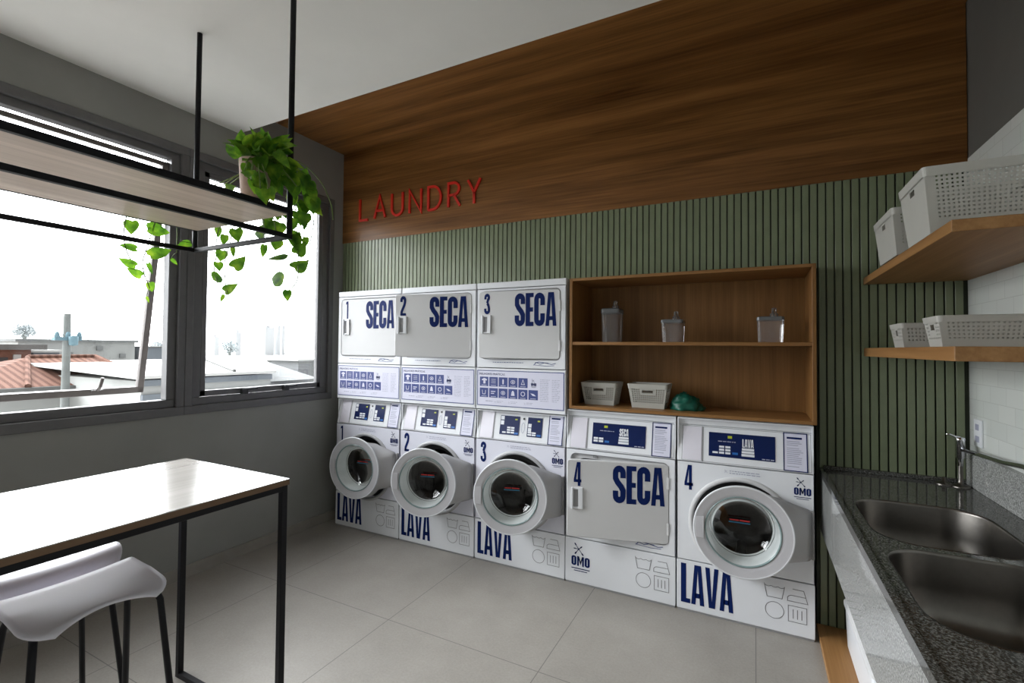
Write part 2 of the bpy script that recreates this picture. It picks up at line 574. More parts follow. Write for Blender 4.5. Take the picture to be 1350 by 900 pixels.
def ribbon(pts, w, closed=False):
    """polyline thickened to quads (mitred)"""
    n = len(pts)
    L, Rr = [], []
    for i in range(n):
        if closed:
            a, b = pts[(i - 1) % n], pts[(i + 1) % n]
        else:
            a, b = pts[max(i - 1, 0)], pts[min(i + 1, n - 1)]
        p = pts[i]
        d1 = Vector((p[0] - a[0], p[1] - a[1]))
        d2 = Vector((b[0] - p[0], b[1] - p[1]))
        if d1.length < 1e-9:
            d1 = d2
        if d2.length < 1e-9:
            d2 = d1
        d1.normalize()
        d2.normalize()
        nn = Vector((-d1.y - d2.y, d1.x + d2.x))
        if nn.length < 1e-6:
            nn = Vector((-d1.y, d1.x))
        nn.normalize()
        k = w / 2 / max(0.45, nn.dot(Vector((-d1.y, d1.x))))
        L.append((p[0] + nn.x * k, p[1] + nn.y * k))
        Rr.append((p[0] - nn.x * k, p[1] - nn.y * k))
    out = []
    for i in range(n if closed else n - 1):
        j = (i + 1) % n
        out.append([L[i], L[j], Rr[j], Rr[i]])
    return out


def rect(x0, x1, y0, y1):
    return [(x0, y0), (x1, y0), (x1, y1), (x0, y1)]


# heavy condensed block letters, height 1 (list of polygons, width)
def G(ch):
    s = 0.168
    if ch == 'L':
        return [rect(0, s, 0, 1), rect(s, 0.30, 0, 0.115)], 0.30
    if ch == 'E':
        return [rect(0, s, 0, 1), rect(s, 0.305, 0, 0.13), rect(s, 0.305, 0.87, 1), rect(s, 0.285, 0.435, 0.565)], 0.305
    if ch == 'A':
        return [[(0, 0), (0.135, 0), (0.205, 0.86), (0.205, 1), (0.10, 1)], [(0.41, 0), (0.275, 0), (0.205, 0.86), (0.205, 1), (0.31, 1)],
                rect(0.12, 0.29, 0.17, 0.29)], 0.41
    if ch == 'V':
        return [[(0, 1), (0.135, 1), (0.205, 0.16), (0.205, 0), (0.11, 0)], [(0.41, 1), (0.275, 1), (0.205, 0.16), (0.205, 0), (0.30, 0)]], 0.41
    w = 0.40
    h = s / 2
    r = w / 2 - h
    if ch == 'C':
        p = [(w - h, 0.62)] + arc(w / 2, 1 - h - r, r, 0, 180, 8) + arc(w / 2, h + r, r, 180, 360, 8) + [(w - h, 0.38)]
        return ribbon(p, s), w
    if ch == 'O':
        p = arc(w / 2, 1 - h - r, r, 0, 180, 8) + arc(w / 2, h + r, r, 180, 360, 8)
        return ribbon(p, s, True), w
    if ch == 'S':
        p = [(w - h, 0.67)] + arc(w / 2, 1 - h - r, r, 0, 180, 8) + [(h, 0.66), (w * 0.36, 0.56), (w * 0.64, 0.44), (w - h, 0.34)] + arc(w / 2, h + r, r, 0, -180, 8) + [(h, 0.33)]
        return ribbon(p, s), w
    if ch == 'M':
        return [rect(0, 0.14, 0, 1), rect(0.40, 0.54, 0, 1), [(0.14, 1), (0.14, 0.72), (0.27, 0.12), (0.27, 0.48)], [(0.40, 1), (0.40, 0.72), (0.27, 0.12), (0.27, 0.48)],
                [(0.05, 1), (0.15, 1), (0.27, 0.42), (0.27, 0.1)], [(0.49, 1), (0.39, 1), (0.27, 0.42), (0.27, 0.1)]], 0.54
    if ch == '1':
        return [rect(0.12, 0.275, 0, 1), [(0.0, 0.80), (0.12, 0.86), (0.12, 1.0), (0.0, 0.93)]], 0.28
    if ch == '2':
        r2 = 0.125
        p = [(0.078, 0.70)] + [(0.078, 0.79)] + arc(0.2, 0.80, r2, 180, 0, 8) + [(0.325, 0.70), (0.29, 0.56), (0.10, 0.20), (0.085, 0.05)]
        return ribbon(p, 0.165) + [rect(0.01, 0.40, 0, 0.125)], 0.40
    if ch == '3':
        r2 = 0.12
        p = [(0.08, 0.72)] + arc(0.2, 0.805, r2, 180, -60, 8) + [(0.20, 0.53)]
        q = [(0.20, 0.53)] + arc(0.2, 0.20, 0.125, 60, 0, 4, 0.3) + arc(0.2, 0.20, 0.125, 0, -180, 8) + [(0.075, 0.28)]
        return ribbon(p, 0.15) + ribbon(q, 0.15), 0.40
    if ch == '4':
        return [rect(0.22, 0.365, 0, 1), rect(0.0, 0.42, 0.16, 0.28), [(0.0, 0.28), (0.13, 0.28), (0.25, 1.0), (0.17, 1.0)]], 0.42
    return [], 0.2


def word(txt, x0, z0, width, height, gap=0.022):
    polys, x = [], 0.0
    for ch in txt:
        g, w = G(ch)
        polys += [[(px + x, pz) for px, pz in poly] for poly in g]
        x += w + gap
    tot = x - gap
    return [[(x0 + px * width / tot, z0 + pz * height) for px, pz in poly] for poly in polys]


def omo_star(cx, cz, s):
    """five-armed splash with round tips"""
    out = [arc(cx, cz, 0.13 * s, 0, 360, 10)[:-1]]
    for ang, ln, tip in ((128, 1.0, 0.16), (42, 0.62, 0.13), (178, 0.75, 0.11), (232, 0.95, 0.17), (310, 1.05, 0.15)):
        a = math.radians(ang)
        d = Vector((math.cos(a), math.sin(a)))
        n = Vector((-d.y, d.x))
        c = Vector((cx, cz))
        e = c + d * ln * s
        out.append([tuple(c + n * 0.05 * s), tuple(c - n * 0.05 * s), tuple(e - n * 0.045 * s), tuple(e + n * 0.045 * s)])
        f = c + d * (ln - 0.12) * s
        out.append([tuple(f + d * (math.cos(q) * 0.24 * s) + n * (math.sin(q) * tip * 0.7 * s)) for q in [2 * PI * i / 10 for i in range(10)]])
    return out


def text_polys(txt, x0, z0, size):
    """small print, from the built-in font; returns polygons"""
    cu = bpy.data.curves.new('print', 'FONT')
    cu.body = txt
    cu.size = size
    cu.resolution_u = 2
    o = bpy.data.objects.new('print', cu)
    COL.objects.link(o)
    dg = bpy.context.evaluated_depsgraph_get()
    me = bpy.data.meshes.new_from_object(o.evaluated_get(dg))
    polys = [[(x0 + me.vertices[i].co.x, z0 + me.vertices[i].co.y) for i in p.vertices] for p in me.polygons]
    bpy.data.meshes.remove(me)
    bpy.data.objects.remove(o)
    bpy.data.curves.remove(cu)
    return polys


def decal(polys, F):
    mb = MB()
    for p in polys:
        mb.poly([F(x, z) for x, z in p])
    return mb


def plate_hole(mb, x0, x1, y0, y1, hole, P):
    """flat rectangle with one hole; hole = loop of 2-D points around its centre; P maps 2-D to 3-D"""
    n = len(hole)
    cx = sum(p[0] for p in hole) / n
    cy = sum(p[1] for p in hole) / n

    def out(a):
        c, s = math.cos(a), math.sin(a)
        t = min(((x1 if c > 0 else x0) - cx) / c if abs(c) > 1e-9 else 1e9, ((y1 if s > 0 else y0) - cy) / s if abs(s) > 1e-9 else 1e9)
        return (cx + c * t, cy + s * t)
    angs = [math.atan2(p[1] - cy, p[0] - cx) for p in hole]
    corners = [(x1, y1), (x0, y1), (x0, y0), (x1, y0)]
    for i in range(n):
        j = (i + 1) % n
        a, b = angs[i], angs[j]
        while b < a - 1e-9:
            b += 2 * PI
        mids = []
        for q in corners:
            ca = math.atan2(q[1] - cy, q[0] - cx)
            while ca < a:
                ca += 2 * PI
            if a + 1e-6 < ca < b - 1e-6:
                mids.append((ca, q))
        mids.sort()
        mb.poly([P(*hole[i])] + [P(*out(a))] + [P(*q) for _, q in mids] + [P(*out(b))] + [P(*hole[j])])
    return mb

# ------------------------------------------------------------------ the room shell
RY = -2.6                                        # rear of the room, behind the camera
struct('floor', bx(XL - 0.2, XR + 0.2, RY, 3.8, -0.12, 0.0), M['floor'], 'light gray square porcelain floor tiles across the laundry room', 'floor')
struct('ceiling', MB().box(XL - 0.2, XR + 0.2, RY, 2.10, ZC, 3.34).box(XL - 0.2, XR + 0.2, 2.10, 3.9, 3.24, 3.34), M['ceiling'],
       'plain off-white ceiling with a dropped edge near the wood panel', 'ceiling')
WZ0, WZ1 = 1.055, 2.78                           # window band
WINS = [(1.765, 2.965), (0.075, 1.765), (-1.72, 0.075)]
wl = MB()
wl.box(XL - 0.2, XL, RY, 3.9, -0.12, WZ0)
wl.box(XL - 0.2, XL, RY, 3.9, WZ1, 3.34)
wl.box(XL - 0.2, XL, 2.965, 3.9, WZ0, WZ1)
wl.box(XL - 0.2, XL, RY, -1.72, WZ0, WZ1)
struct('wall_left', wl, M['wall_gray'], 'dark gray painted wall with the row of windows', 'wall')
# back wall: a partition with openings for the machines, plus the niche they stand in
XA, XB = -3.175, 0.297
wb = MB()
wb.box(XL, XA, YB + 0.014, YB + 0.06, 0, 3.24)
wb.box(XB, XR, YB + 0.014, YB + 0.06, 0, 3.24)
wb.box(XA, XB, YB + 0.014, YB + 0.06, 1.975, 3.24)
wb.box(XL - 0.2, XR + 0.2, 3.82, 3.9, -0.1, 3.3)
struct('wall_back', wb, M['sage_back'], 'dark backing wall behind the green slats', 'wall')
wr = MB()
wr.box(XR + 0.004, XR + 0.2, RY, 3.9, -0.12, 3.34)
struct('wall_right', wr, M['upper_gray'], 'charcoal painted wall above the white tiles on the right', 'wall')
struct('trim_1', bx(XR, XR + 0.02, -1.2, YB + 0.014, 0.0, 2.447), M['tile'], 'white glossy tile cladding behind the shelves and sink', 'wall tiling')
struct('wall_rear', bx(XL - 0.2, XR + 0.2, RY - 0.1, RY, -0.12, 3.34), M['rear'], 'pale plain wall behind the viewer', 'wall')
struct('baseboard_left', bx(XL, XL + 0.013, RY, 3.06, 0.0, 0.078), M['baseboard'], 'low porcelain baseboard under the windows', 'baseboard')

# vertical green slats
sl = MB()
pitch, x = 0.0378, XL + 0.006
while x + 0.031 < XR + 0.004:
    z0 = 0.0
    if XA - 0.02 < x < XB - 0.012:
        z0 = 1.955
    sl.box(x, min(x + 0.0305, XR - 0.001), YB, YB + 0.014, z0, 2.425)
    x += pitch
struct('trim_2', sl, M['sage'], 'sage green vertical slat panel across the back wall', 'slat panel', bevel=0.0012, bseg=1)
# wood band and soffit
struct('trim_3', MB().box(XL, XR, YB - 0.004, YB + 0.014, 2.42, 3.225), M['oak_band'], 'brown wood grain panel above the green slats', 'wood panel')
struct('trim_4', bx(XL, XR, 2.10, YB, 3.222, 3.24), M['oak_band'], 'brown wood grain soffit meeting the white ceiling', 'wood soffit')

# ------------------------------------------------------------------ windows
def window(n, y0, y1, opened, label):
    fx0, fx1 = XL - 0.085, XL + 0.012
    c = 0.075 if n == 1 else 0.06
    f = MB()
    # casing lying on the wall opening
    f.box(fx0, fx1, y0, y1, WZ0 - 0.004, WZ0 + 0.05)
    f.box(fx0, fx1, y0, y1, WZ1 - 0.05, WZ1 + 0.004)
    f.box(fx0, fx1, y0 + 0.001, y0 + 0.045, WZ0 + 0.05, WZ1 - 0.05)
    f.box(fx0, fx1, y1 - 0.045, y1 - 0.001, WZ0 + 0.05, WZ1 - 0.05)
    # inner fixed frame, a little behind
    g0, g1 = XL - 0.075, XL - 0.012
    f.box(g0, g1, y0 + 0.045, y1 - 0.045, WZ0 + 0.05, 1.155)
    f.box(g0, g1, y0 + 0.045, y1 - 0.045, 2.675 if not opened else 2.684, WZ1 - 0.05)
    f.box(g0, g1, y0 + 0.045, y0 + c + 0.035, 1.155, 2.692)
    f.box(g0, g1, y1 - c - 0.035, y1 - 0.045, 1.155, 2.692)
    o = tag(f.build('window_%d' % n, M['frame'], bevel=0.003, bseg=1), label, 'window', None, 'structure')
    a, b = y0 + c + 0.035, y1 - c - 0.035
    # the sash hangs from the head and swings outward
    L = 1.49 if opened else 1.515
    th = math.radians(9.2) if opened else 0.0
    hx, hz = XL - (0.057 if opened else 0.032), 2.664 if opened else 2.673

    def T(p):
        # local: x = outward thickness, y = along wall, z = down the sash
        return Vector((hx - math.sin(th) * p.z + math.cos(th) * p.x, p.y, hz - math.cos(th) * p.z - math.sin(th) * p.x))
    s = MB(T)
    w = 0.034
    s.box(-0.018, 0.018, a, b, 0, w if not opened else 0.026)
    s.box(-0.018, 0.018, a, b, L - w - 0.005, L)
    s.box(-0.018, 0.018, a, a + w, 0, L)
    s.box(-0.018, 0.018, b - w, b, 0, L)
    so = s.build('sash', M['frame_out' if opened else 'frame'], o, bevel=0.002, bseg=1)
    p = MB(T)
    p.box(-0.003, 0.003, a + w - 0.006, b - w + 0.006, w - 0.006, L - w)
    p.build('pane', M['pane'], so)
    h = MB(T)
    if opened:
        for yy in (a + 0.24, a + 0.62, b - 0.25):
            h.tube([(0.02, yy, L - 0.03), (0.045, yy + 0.004, L - 0.06), (0.05, yy + 0.01, L - 0.115)], 0.009, 8)
            h.box(0.012, 0.03, yy - 0.03, yy + 0.03, L - 0.035, L - 0.022)
    else:
        for yy in (a + 0.30, b - 0.34):
            h.box(0.018, 0.05, yy - 0.02, yy + 0.02, L - 0.03, L + 0.004)
            h.box(0.03, 0.042, yy - 0.02, yy + 0.1, L - 0.036, L - 0.024)
    h.build('window_catch', M['frame_out' if opened else 'rubber'], so)
    return o


window(1, *WINS[0], False, 'closed gray framed window at the right end of the row')
window(2, *WINS[1], True, 'gray framed awning window with its sash pushed open')
window(3, *WINS[2], True, 'gray framed awning window beyond the edge of the view')

# ------------------------------------------------------------------ washers and dryers
LEFTS = {1: -3.155, 2: -2.467, 3: -1.779, 4: -0.408}
MW, MD = 0.681, 0.72                             # machine width and depth


def symbols(F):
    """laundry care symbols in thin gray line"""
    p = []
    w = 0.0032
    p += ribbon([(0.449, 0.254), (0.462, 0.187), (0.532, 0.187), (0.544, 0.252)], w)
    wave = []
    for i in range(17):
        t = i / 16
        wave.append((0.451 + t * 0.092, 0.243 - 0.006 * abs(math.sin(t * 3 * PI)) + 0.004))
    p += ribbon(wave, w)
    p += ribbon([(0.580, 0.250), (0.630, 0.250), (0.648, 0.186), (0.556, 0.186)] + arc(0.580, 0.200, 0.0235, 200, 90, 6, 0.017) + [(0.640, 0.217)], w)
    p += ribbon(arc(0.4965, 0.121, 0.043, 0, 360, 36)[:-1], w, True)
    p += ribbon([(0.560, 0.081), (0.643, 0.081), (0.643, 0.163), (0.560, 0.163)], w, True)
    for q in (0.582, 0.6015, 0.621):
        p += ribbon([(q, 0.098), (q, 0.146)], w * 1.1)
    return decal(p, F)


def logo(cx, zb, s, F, name, parent):
    """dark blue OMO mark with its splash; zb = letter base line"""
    p = word('OMO', cx - 0.62 * s, zb, 1.24 * s, 0.62 * s, 0.06)
    p += omo_star(cx - 0.12 * s, zb + 1.08 * s, 0.42 * s)
    p += [rect(cx - 0.62 * s, cx + 0.62 * s, zb - 0.2 * s, zb - 0.14 * s), rect(cx - 0.45 * s, cx + 0.45 * s, zb - 0.34 * s, zb - 0.29 * s)]
    return decal(p, F).build(name, M['navy'], parent)


def notice(u0, u1, z0, z1, F, Fh, parent):
    n = decal([rect(u0, u1, z0, z1)], F).build('notice', M['sticker'], parent)
    p = ribbon([(u0, z0), (u1, z0), (u1, z1), (u0, z1)], 0.005, True)
    p += [rect(u0 + 0.014, u1 - 0.022, z1 - 0.030, z1 - 0.020)]
    decal(p, Fh).build('notice_border', M['navy'], n)
    q = []
    rnd = random.Random(int(u0 * 1000))
    z = z1 - 0.044
    while z > z0 + 0.02:
        q.append(rect(u0 + 0.014, u1 - 0.016 - rnd.random() * 0.025, z, z + 0.0035))
        z -= 0.0095 if rnd.random() < 0.7 else 0.016
    decal(q, Fh).build('notice_text', M['print_soft'], n)


def brushed_text(u0, u1, z, h, rnd):
    q, u = [], u0
    while u < u1:
        w = 0.006 + rnd.random() * 0.016
        q.append(rect(u, min(u + w, u1), z, z + h))
        u += w + 0.004
    return q


def control_panel(left, kind, t):
    """sloping fascia with the display(s)"""
    def P(u, z, off=0.0):
        return (left + u, YM + 0.045 * (z - 0.858) / 0.202 - off, z)
    zt = 1.062
    m = MB()
    m.loft([[P(0.002, 0.858), P(MW - 0.002, 0.858), (left + MW - 0.002, YM + 0.12, 0.858), (left + 0.002, YM + 0.12, 0.858)],
            [P(0.002, zt), P(MW - 0.002, zt), (left + MW - 0.002, YM + 0.12, zt), (left + 0.002, YM + 0.12, zt)]], True, True, True)
    c = m.build('control_panel', M['enamel'], t, bevel=0.004)
    F1 = lambda u, z: P(u, z, 0.0016)
    F2 = lambda u, z: P(u, z, 0.0026)
    F3 = lambda u, z: P(u, z, 0.0034)
    mm = MB()
    mm.slab([P(u, z, 0.003) for u, z in rect(0.032, 0.134, 0.868, 1.052)], (0, 0.006, 0))
    mm.build('dispenser_cover', M['lilac'], c, bevel=0.0015, bseg=1)
    decal(ribbon([(0.142, 0.866), (0.668, 0.866), (0.668, 1.056), (0.142, 1.056)], 0.002, True) +
          ribbon([(0.028, 0.864), (0.138, 0.864), (0.138, 1.056), (0.028, 1.056)], 0.002, True), F1).build('panel_groove', M['print_gray'], c)
    rnd = random.Random(5)
    if kind == 'double':
        for k, (a, b) in enumerate(((0.187, 0.337), (0.398, 0.507))):
            d = decal([rect(a, b, 0.901, 1.028)], F2).build('display', M['display'], c)
            keys = []
            w = (b - a)
            if k == 0:
                keys += [rect(a + 0.004, a + 0.030, 1.000, 1.024), rect(a + 0.004, a + 0.030, 0.966, 0.994)]
                keys += [rect(a + 0.058 + i * 0.030, a + 0.084 + i * 0.030, 0.912 + j * 0.016, 0.923 + j * 0.016) for i in range(2) for j in range(3)]
                keys += [rect(a + 0.022, a + 0.050, 0.911, 0.921)]
            else:
                keys += [rect(a + 0.006, a + 0.030, 0.962, 0.986), rect(a + 0.006, a + 0.030, 0.934, 0.958)]
                keys += [rect(a + 0.006 + i * 0.032, a + 0.034 + i * 0.032, 0.909 + j * 0.014, 0.919 + j * 0.014) for i in range(2) for j in range(2)]
            decal(keys, F3).build('keypad', M['key'], d)
            decal([rect(b - 0.036, b - 0.006, 0.908, 0.920)], F3).build('start_key', M['key_blue'], d)
            decal([rect(b - 0.036, b - 0.018, 1.002, 1.011)], F3).build('digits', M['led'], d)
        decal([arc(0.368, 1.015, 0.008, 0, 360, 12)[:-1]], F2).build('indicator', M['rubber'], c)
        decal(ribbon(arc(0.366, 0.955, 0.012, 0, 360, 14, 0.034)[:-1], 0.003, True), F2).build('coin_mark', M['print_soft'], c)
        nu = (0.556, 0.655)
    else:
        d = decal([rect(0.172, 0.504, 0.900, 1.030)], F2).build('display', M['display'], c)
        if kind == 'wash':
            keys = [rect(0.226 + i * 0.032, 0.252 + i * 0.032, 0.917 + j * 0.016, 0.928 + j * 0.016) for i in range(2) for j in range(3)] + [rect(0.192, 0.220, 0.917, 0.927)]
            wd = 'LAVA'
            st, led = (0.294, 0.322, 0.918, 0.930), (0.270, 0.292)
        else:
            keys = [rect(0.182 + i * 0.034, 0.210 + i * 0.034, 0.914 + j * 0.016, 0.926 + j * 0.016) for i in range(2) for j in range(2)]
            wd = 'SECA'
            st, led = (0.254, 0.282, 0.914, 0.926), (0.246, 0.268)
        keys += word(wd, 0.344, 0.961, 0.056, 0.044, 0.03)
        keys += [rect(0.342, 0.402, 0.945, 0.957), rect(0.341, 0.403, 0.930, 0.942), rect(0.340, 0.404, 0.914, 0.927)]
        decal(keys, F3).build('keypad', M['key'], d)
        decal([rect(st[0], st[1], st[2], st[3])], F3).build('start_key', M['key_blue'], d)
        decal([rect(led[0], led[1], 1.002, 1.016)], F3).build('digits', M['led'], d)
        decal(brushed_text(0.44, 0.498, 0.906, 0.005, rnd) + brushed_text(0.22, 0.31, 0.982, 0.004, rnd), F3).build('small_print', M['print_soft'], d)
        nu = (0.544, 0.650)
        # flat lip above the sloping fascia
        bx(left + 0.002, left + MW - 0.002, YM + 0.040, YM + 0.12, 1.064, 1.108).build('top_lip', M['enamel'], c, bevel=0.004)
    notice(nu[0], nu[1], 0.866, 1.057, F2, F3, c)
    return c


def cabinet(left, z0, z1, t):
    m = MB()
    a, b, y0, y1 = left + 0.002, left + MW - 0.002, YM + 0.014, YM + MD
    k = 0.006
    m.box(a, a + k, y0, y1, z0, z1)
    m.box(b - k, b, y0, y1, z0, z1)
    m.box(a + k, b - k, y0, y1, z0, z0 + k)
    m.box(a + k, b - k, y0, y1, z1 - k, z1)
    m.box(a + k, b - k, y1 - k, y1, z0 + k, z1 - k)
    return m.build('cabinet', M['enamel'], t)


def washer(n, th, alone, label):
    left = LEFTS[n]
    t = thing('washing_machine', (left + MW / 2, YM + 0.3, 0.0), label, 'washing machine', 'front loading washing machines')
    F = lambda u, z: (left + u, YM - 0.0012, z)
    cabinet(left, 0.012, 1.06 if not alone else 1.105, t)
    bx(left + 0.004, left + MW - 0.004, YM + 0.006, YM + 0.04, 0.0, 0.03).build('plinth', M['ring_dark'], t)
    lp = bx(left + 0.001, left + MW - 0.001, YM, YM + 0.014, 0.012, 0.289).build('lower_panel', M['enamel'], t, bevel=0.003)
    cz, cu, r = 0.527, 0.336, 0.246
    hole = [(left + cu + r * math.cos(2 * PI * i / 64), cz + r * math.sin(2 * PI * i / 64)) for i in range(64)]
    fp = MB()
    x0, x1, z0, z1 = left + 0.001, left + MW - 0.001, 0.296, 0.853
    plate_hole(fp, x0, x1, z0, z1, hole, lambda x, z: (x, YM, z))
    fp.box(x0, x0 + 0.004, YM, YM + 0.014, z0, z1).box(x1 - 0.004, x1, YM, YM + 0.014, z0, z1)
    fp.box(x0, x1, YM + 0.001, YM + 0.014, z0, z0 + 0.004).box(x0, x1, YM + 0.001, YM + 0.014, z1 - 0.004, z1)
    fo = fp.build('front_panel', M['enamel'] if alone else M['enamel_lilac'], t, recalc=False)
    # porthole trim, gasket and drum
    g = MB()
    g.smooth = True
    g.lathe([(0.272, 0.0), (0.269, -0.008), (0.256, -0.011), (0.247, -0.006), (0.244, 0.03)], 64, (left + cu, YM, cz), 'y')
    g.build('porthole_trim', M['trim_gray'] if not alone else M['enamel_gray'], fo)
    g = MB()
    g.smooth = True
    g.lathe([(0.245, 0.028), (0.225, 0.034), (0.205, 0.04), (0.200, 0.06)], 64, (left + cu, YM, cz), 'y')
    g.build('gasket', M['rubber'], fo)
    g = MB()
    g.smooth = True
    g.lathe([(0.200, 0.06), (0.235, 0.075), (0.245, 0.12), (0.245, 0.36), (0.22, 0.42), (0.10, 0.435), (0.0, 0.435)], 48, (left + cu, YM, cz), 'y')
    for q in range(3):
        a = 2 * PI * q / 3 + 0.5
        c, s = math.cos(a), math.sin(a)
        g.tube([(left + cu + c * 0.22, YM + 0.13, cz + s * 0.22), (left + cu + c * 0.22, YM + 0.35, cz + s * 0.22)], 0.03, 10)
    g.build('drum', M['drum'], fo)
    control_panel(left, 'double' if not alone else 'wash', t)
    # prints
    decal(word(str(n), 0.043 if n != 1 else 0.05, 0.695, 0.046 if n != 1 else 0.026, 0.142), F).build('number', M['navy'], fo)
    logo(0.627, 0.744, 0.062, F, 'brand_mark', fo)
    rnd = random.Random(n)
    decal(omo_star(0.262, 0.824, 0.010) + brushed_text(0.280, 0.430, 0.826, 0.0045, rnd) + brushed_text(0.280, 0.436, 0.814, 0.0045, rnd), F).build('small_print', M['print_soft'], fo)
    decal(word('LAVA', 0.024, 0.050, 0.274, 0.222, 0.03), F).build('lettering', M['navy'], lp)
    symbols(F).build('care_symbols', M['print_gray'], lp)
    # ---- round door on its right-hand hinge
    th = math.radians(th)
    H = Vector((left + 0.664, YM - 0.004, 0))
    ax = Vector((-math.cos(th), -math.sin(th), 0))
    nn = Vector((math.sin(th), -math.cos(th), 0))
    ca, dz = 0.326, 0.549

    def D(p):                                     # p = (along door, outward, height about the centre)
        return H + ax * p.x + nn * p.y + Vector((0, 0, dz + p.z))
    NA = 96
    circ = [(math.cos(2 * PI * i / NA), math.sin(2 * PI * i / NA)) for i in range(NA)]
    # outline of the back: disc plus the two corners at the hinge
    R0 = 0.215
    pts = sorted([(ca + R0 * c, R0 * s) for c, s in circ] + [(-0.004, 0.126), (-0.004, -0.126)])

    def half(ps):
        h = []
        for p in ps:
            while len(h) > 1 and (h[-1][0] - h[-2][0]) * (p[1] - h[-2][1]) - (h[-1][1] - h[-2][1]) * (p[0] - h[-2][0]) <= 0:
                h.pop()
            h.append(p)
        return h
    hull = half(pts)[:-1] + half(pts[::-1])[:-1]

    def ray(c, s):
        best = R0
        for i in range(len(hull)):
            (ax_, ay_), (bx_, by_) = hull[i], hull[(i + 1) % len(hull)]
            ex, ey = bx_ - ax_, by_ - ay_
            den = c * ey - s * ex
            if abs(den) < 1e-12:
                continue
            tt = ((ax_ - ca) * ey - ay_ * ex) / den
            uu = ((ax_ - ca) * s - ay_ * c) / den
            if tt > 0 and -1e-6 <= uu <= 1 + 1e-6:
                best = max(best, tt)
        return best
    def sm(a, b, v):
        v = min(1.0, max(0.0, (v - a) / (b - a)))
        return v * v * (3 - 2 * v)
    back = []
    for c, s in circ:
        r0 = 0.183 + 0.074 * max(0.0, -s) ** 0.8
        k = sm(0.15, 0.62, -c) if s > 0 else sm(-0.55, 0.1, -c)
        back.append(r0 + (max(ray(c, s), r0) - r0) * k)

    def ringp(rs, o):
        return [(ca + (rs[i] if isinstance(rs, list) else rs) * c, o, (rs[i] if isinstance(rs, list) else rs) * s) for i, (c, s) in enumerate(circ)]
    mid = lambda k, r1: [b + (r1 - b) * k for b in back]
    d = MB(D)
    d.smooth = True
    d.loft([ringp([b * 0.95 for b in back], 0.010), ringp(back, 0.016), ringp(mid(0.32, 0.232), 0.046), ringp(mid(0.80, 0.232), 0.084), ringp(0.236, 0.108)])
    body = d.build('door', M['door_side'], t)
    d = MB(D)
    d.smooth = True
    d.loft([ringp(0.236, 0.106), ringp(0.2405, 0.110), ringp(0.2405, 0.116), ringp(0.237, 0.119), ringp(0.232, 0.117)])
    d.build('door_rim', M['enamel'], body)
    d = MB(D)
    d.smooth = True
    d.loft([ringp(0.2335, 0.1172), ringp(0.226, 0.1155), ringp(0.205, 0.113), ringp(0.182, 0.110), ringp(0.180, 0.108)])
    d.build('door_face', M['door_flat'], body)
    d = MB(D)
    d.smooth = True
    d.loft([ringp(0.183, 0.1095), ringp(0.182, 0.1135), ringp(0.177, 0.1135), ringp(0.175, 0.105)])
    d.build('glass_edge', M['teal_edge'], body)
    d = MB(D)
    d.smooth = True
    d.loft([ringp(0.176, 0.108), ringp(0.1735, 0.095), ringp(0.168, 0.055), ringp(0.163, 0.036), ringp(0.161, 0.032), ringp(0.160, 0.014), ringp(0.15, 0.012)])
    d.build('door_bowl', M['bowl'], body)
    d = MB(D)
    d.smooth = True
    d.loft([ringp(0.160, 0.016), ringp(0.15, 0.006), ringp(0.13, -0.012), ringp(0.08, -0.024), ringp(0.03, -0.028), ringp(0.004, -0.029)], True, False, True)
    gl = d.build('door_glass', M['door_glass'], body)
    mk = MB(D)
    for (a, w_) in ((0.284, 0.050), (0.338, 0.046)):
        mk.box(a, a + w_, -0.001, 0.0, 0.020, 0.027)
    mk.build('red_print', M['mark_red'], gl)
    mk = MB(D)
    mk.box(0.282, 0.388, -0.001, 0.0, 0.008, 0.0140)
    mk.build('teal_print', M['mark_blue'], gl)
    hd = MB(D)
    hd.slab([(ca + q, 0.1155, z) for q, z in [(0.186, -0.058), (0.224, -0.055), (0.232, 0.0), (0.224, 0.055), (0.186, 0.058)]], (0, 0.0045, 0))
    hd.build('door_handle', M['door_flat'], body, bevel=0.0015, bseg=1)
    bx(left + 0.662, left + 0.678, YM - 0.02, YM, 0.425, 0.672).build('door_hinge', M['ring_dark'], t, bevel=0.003, bseg=1)
    return t


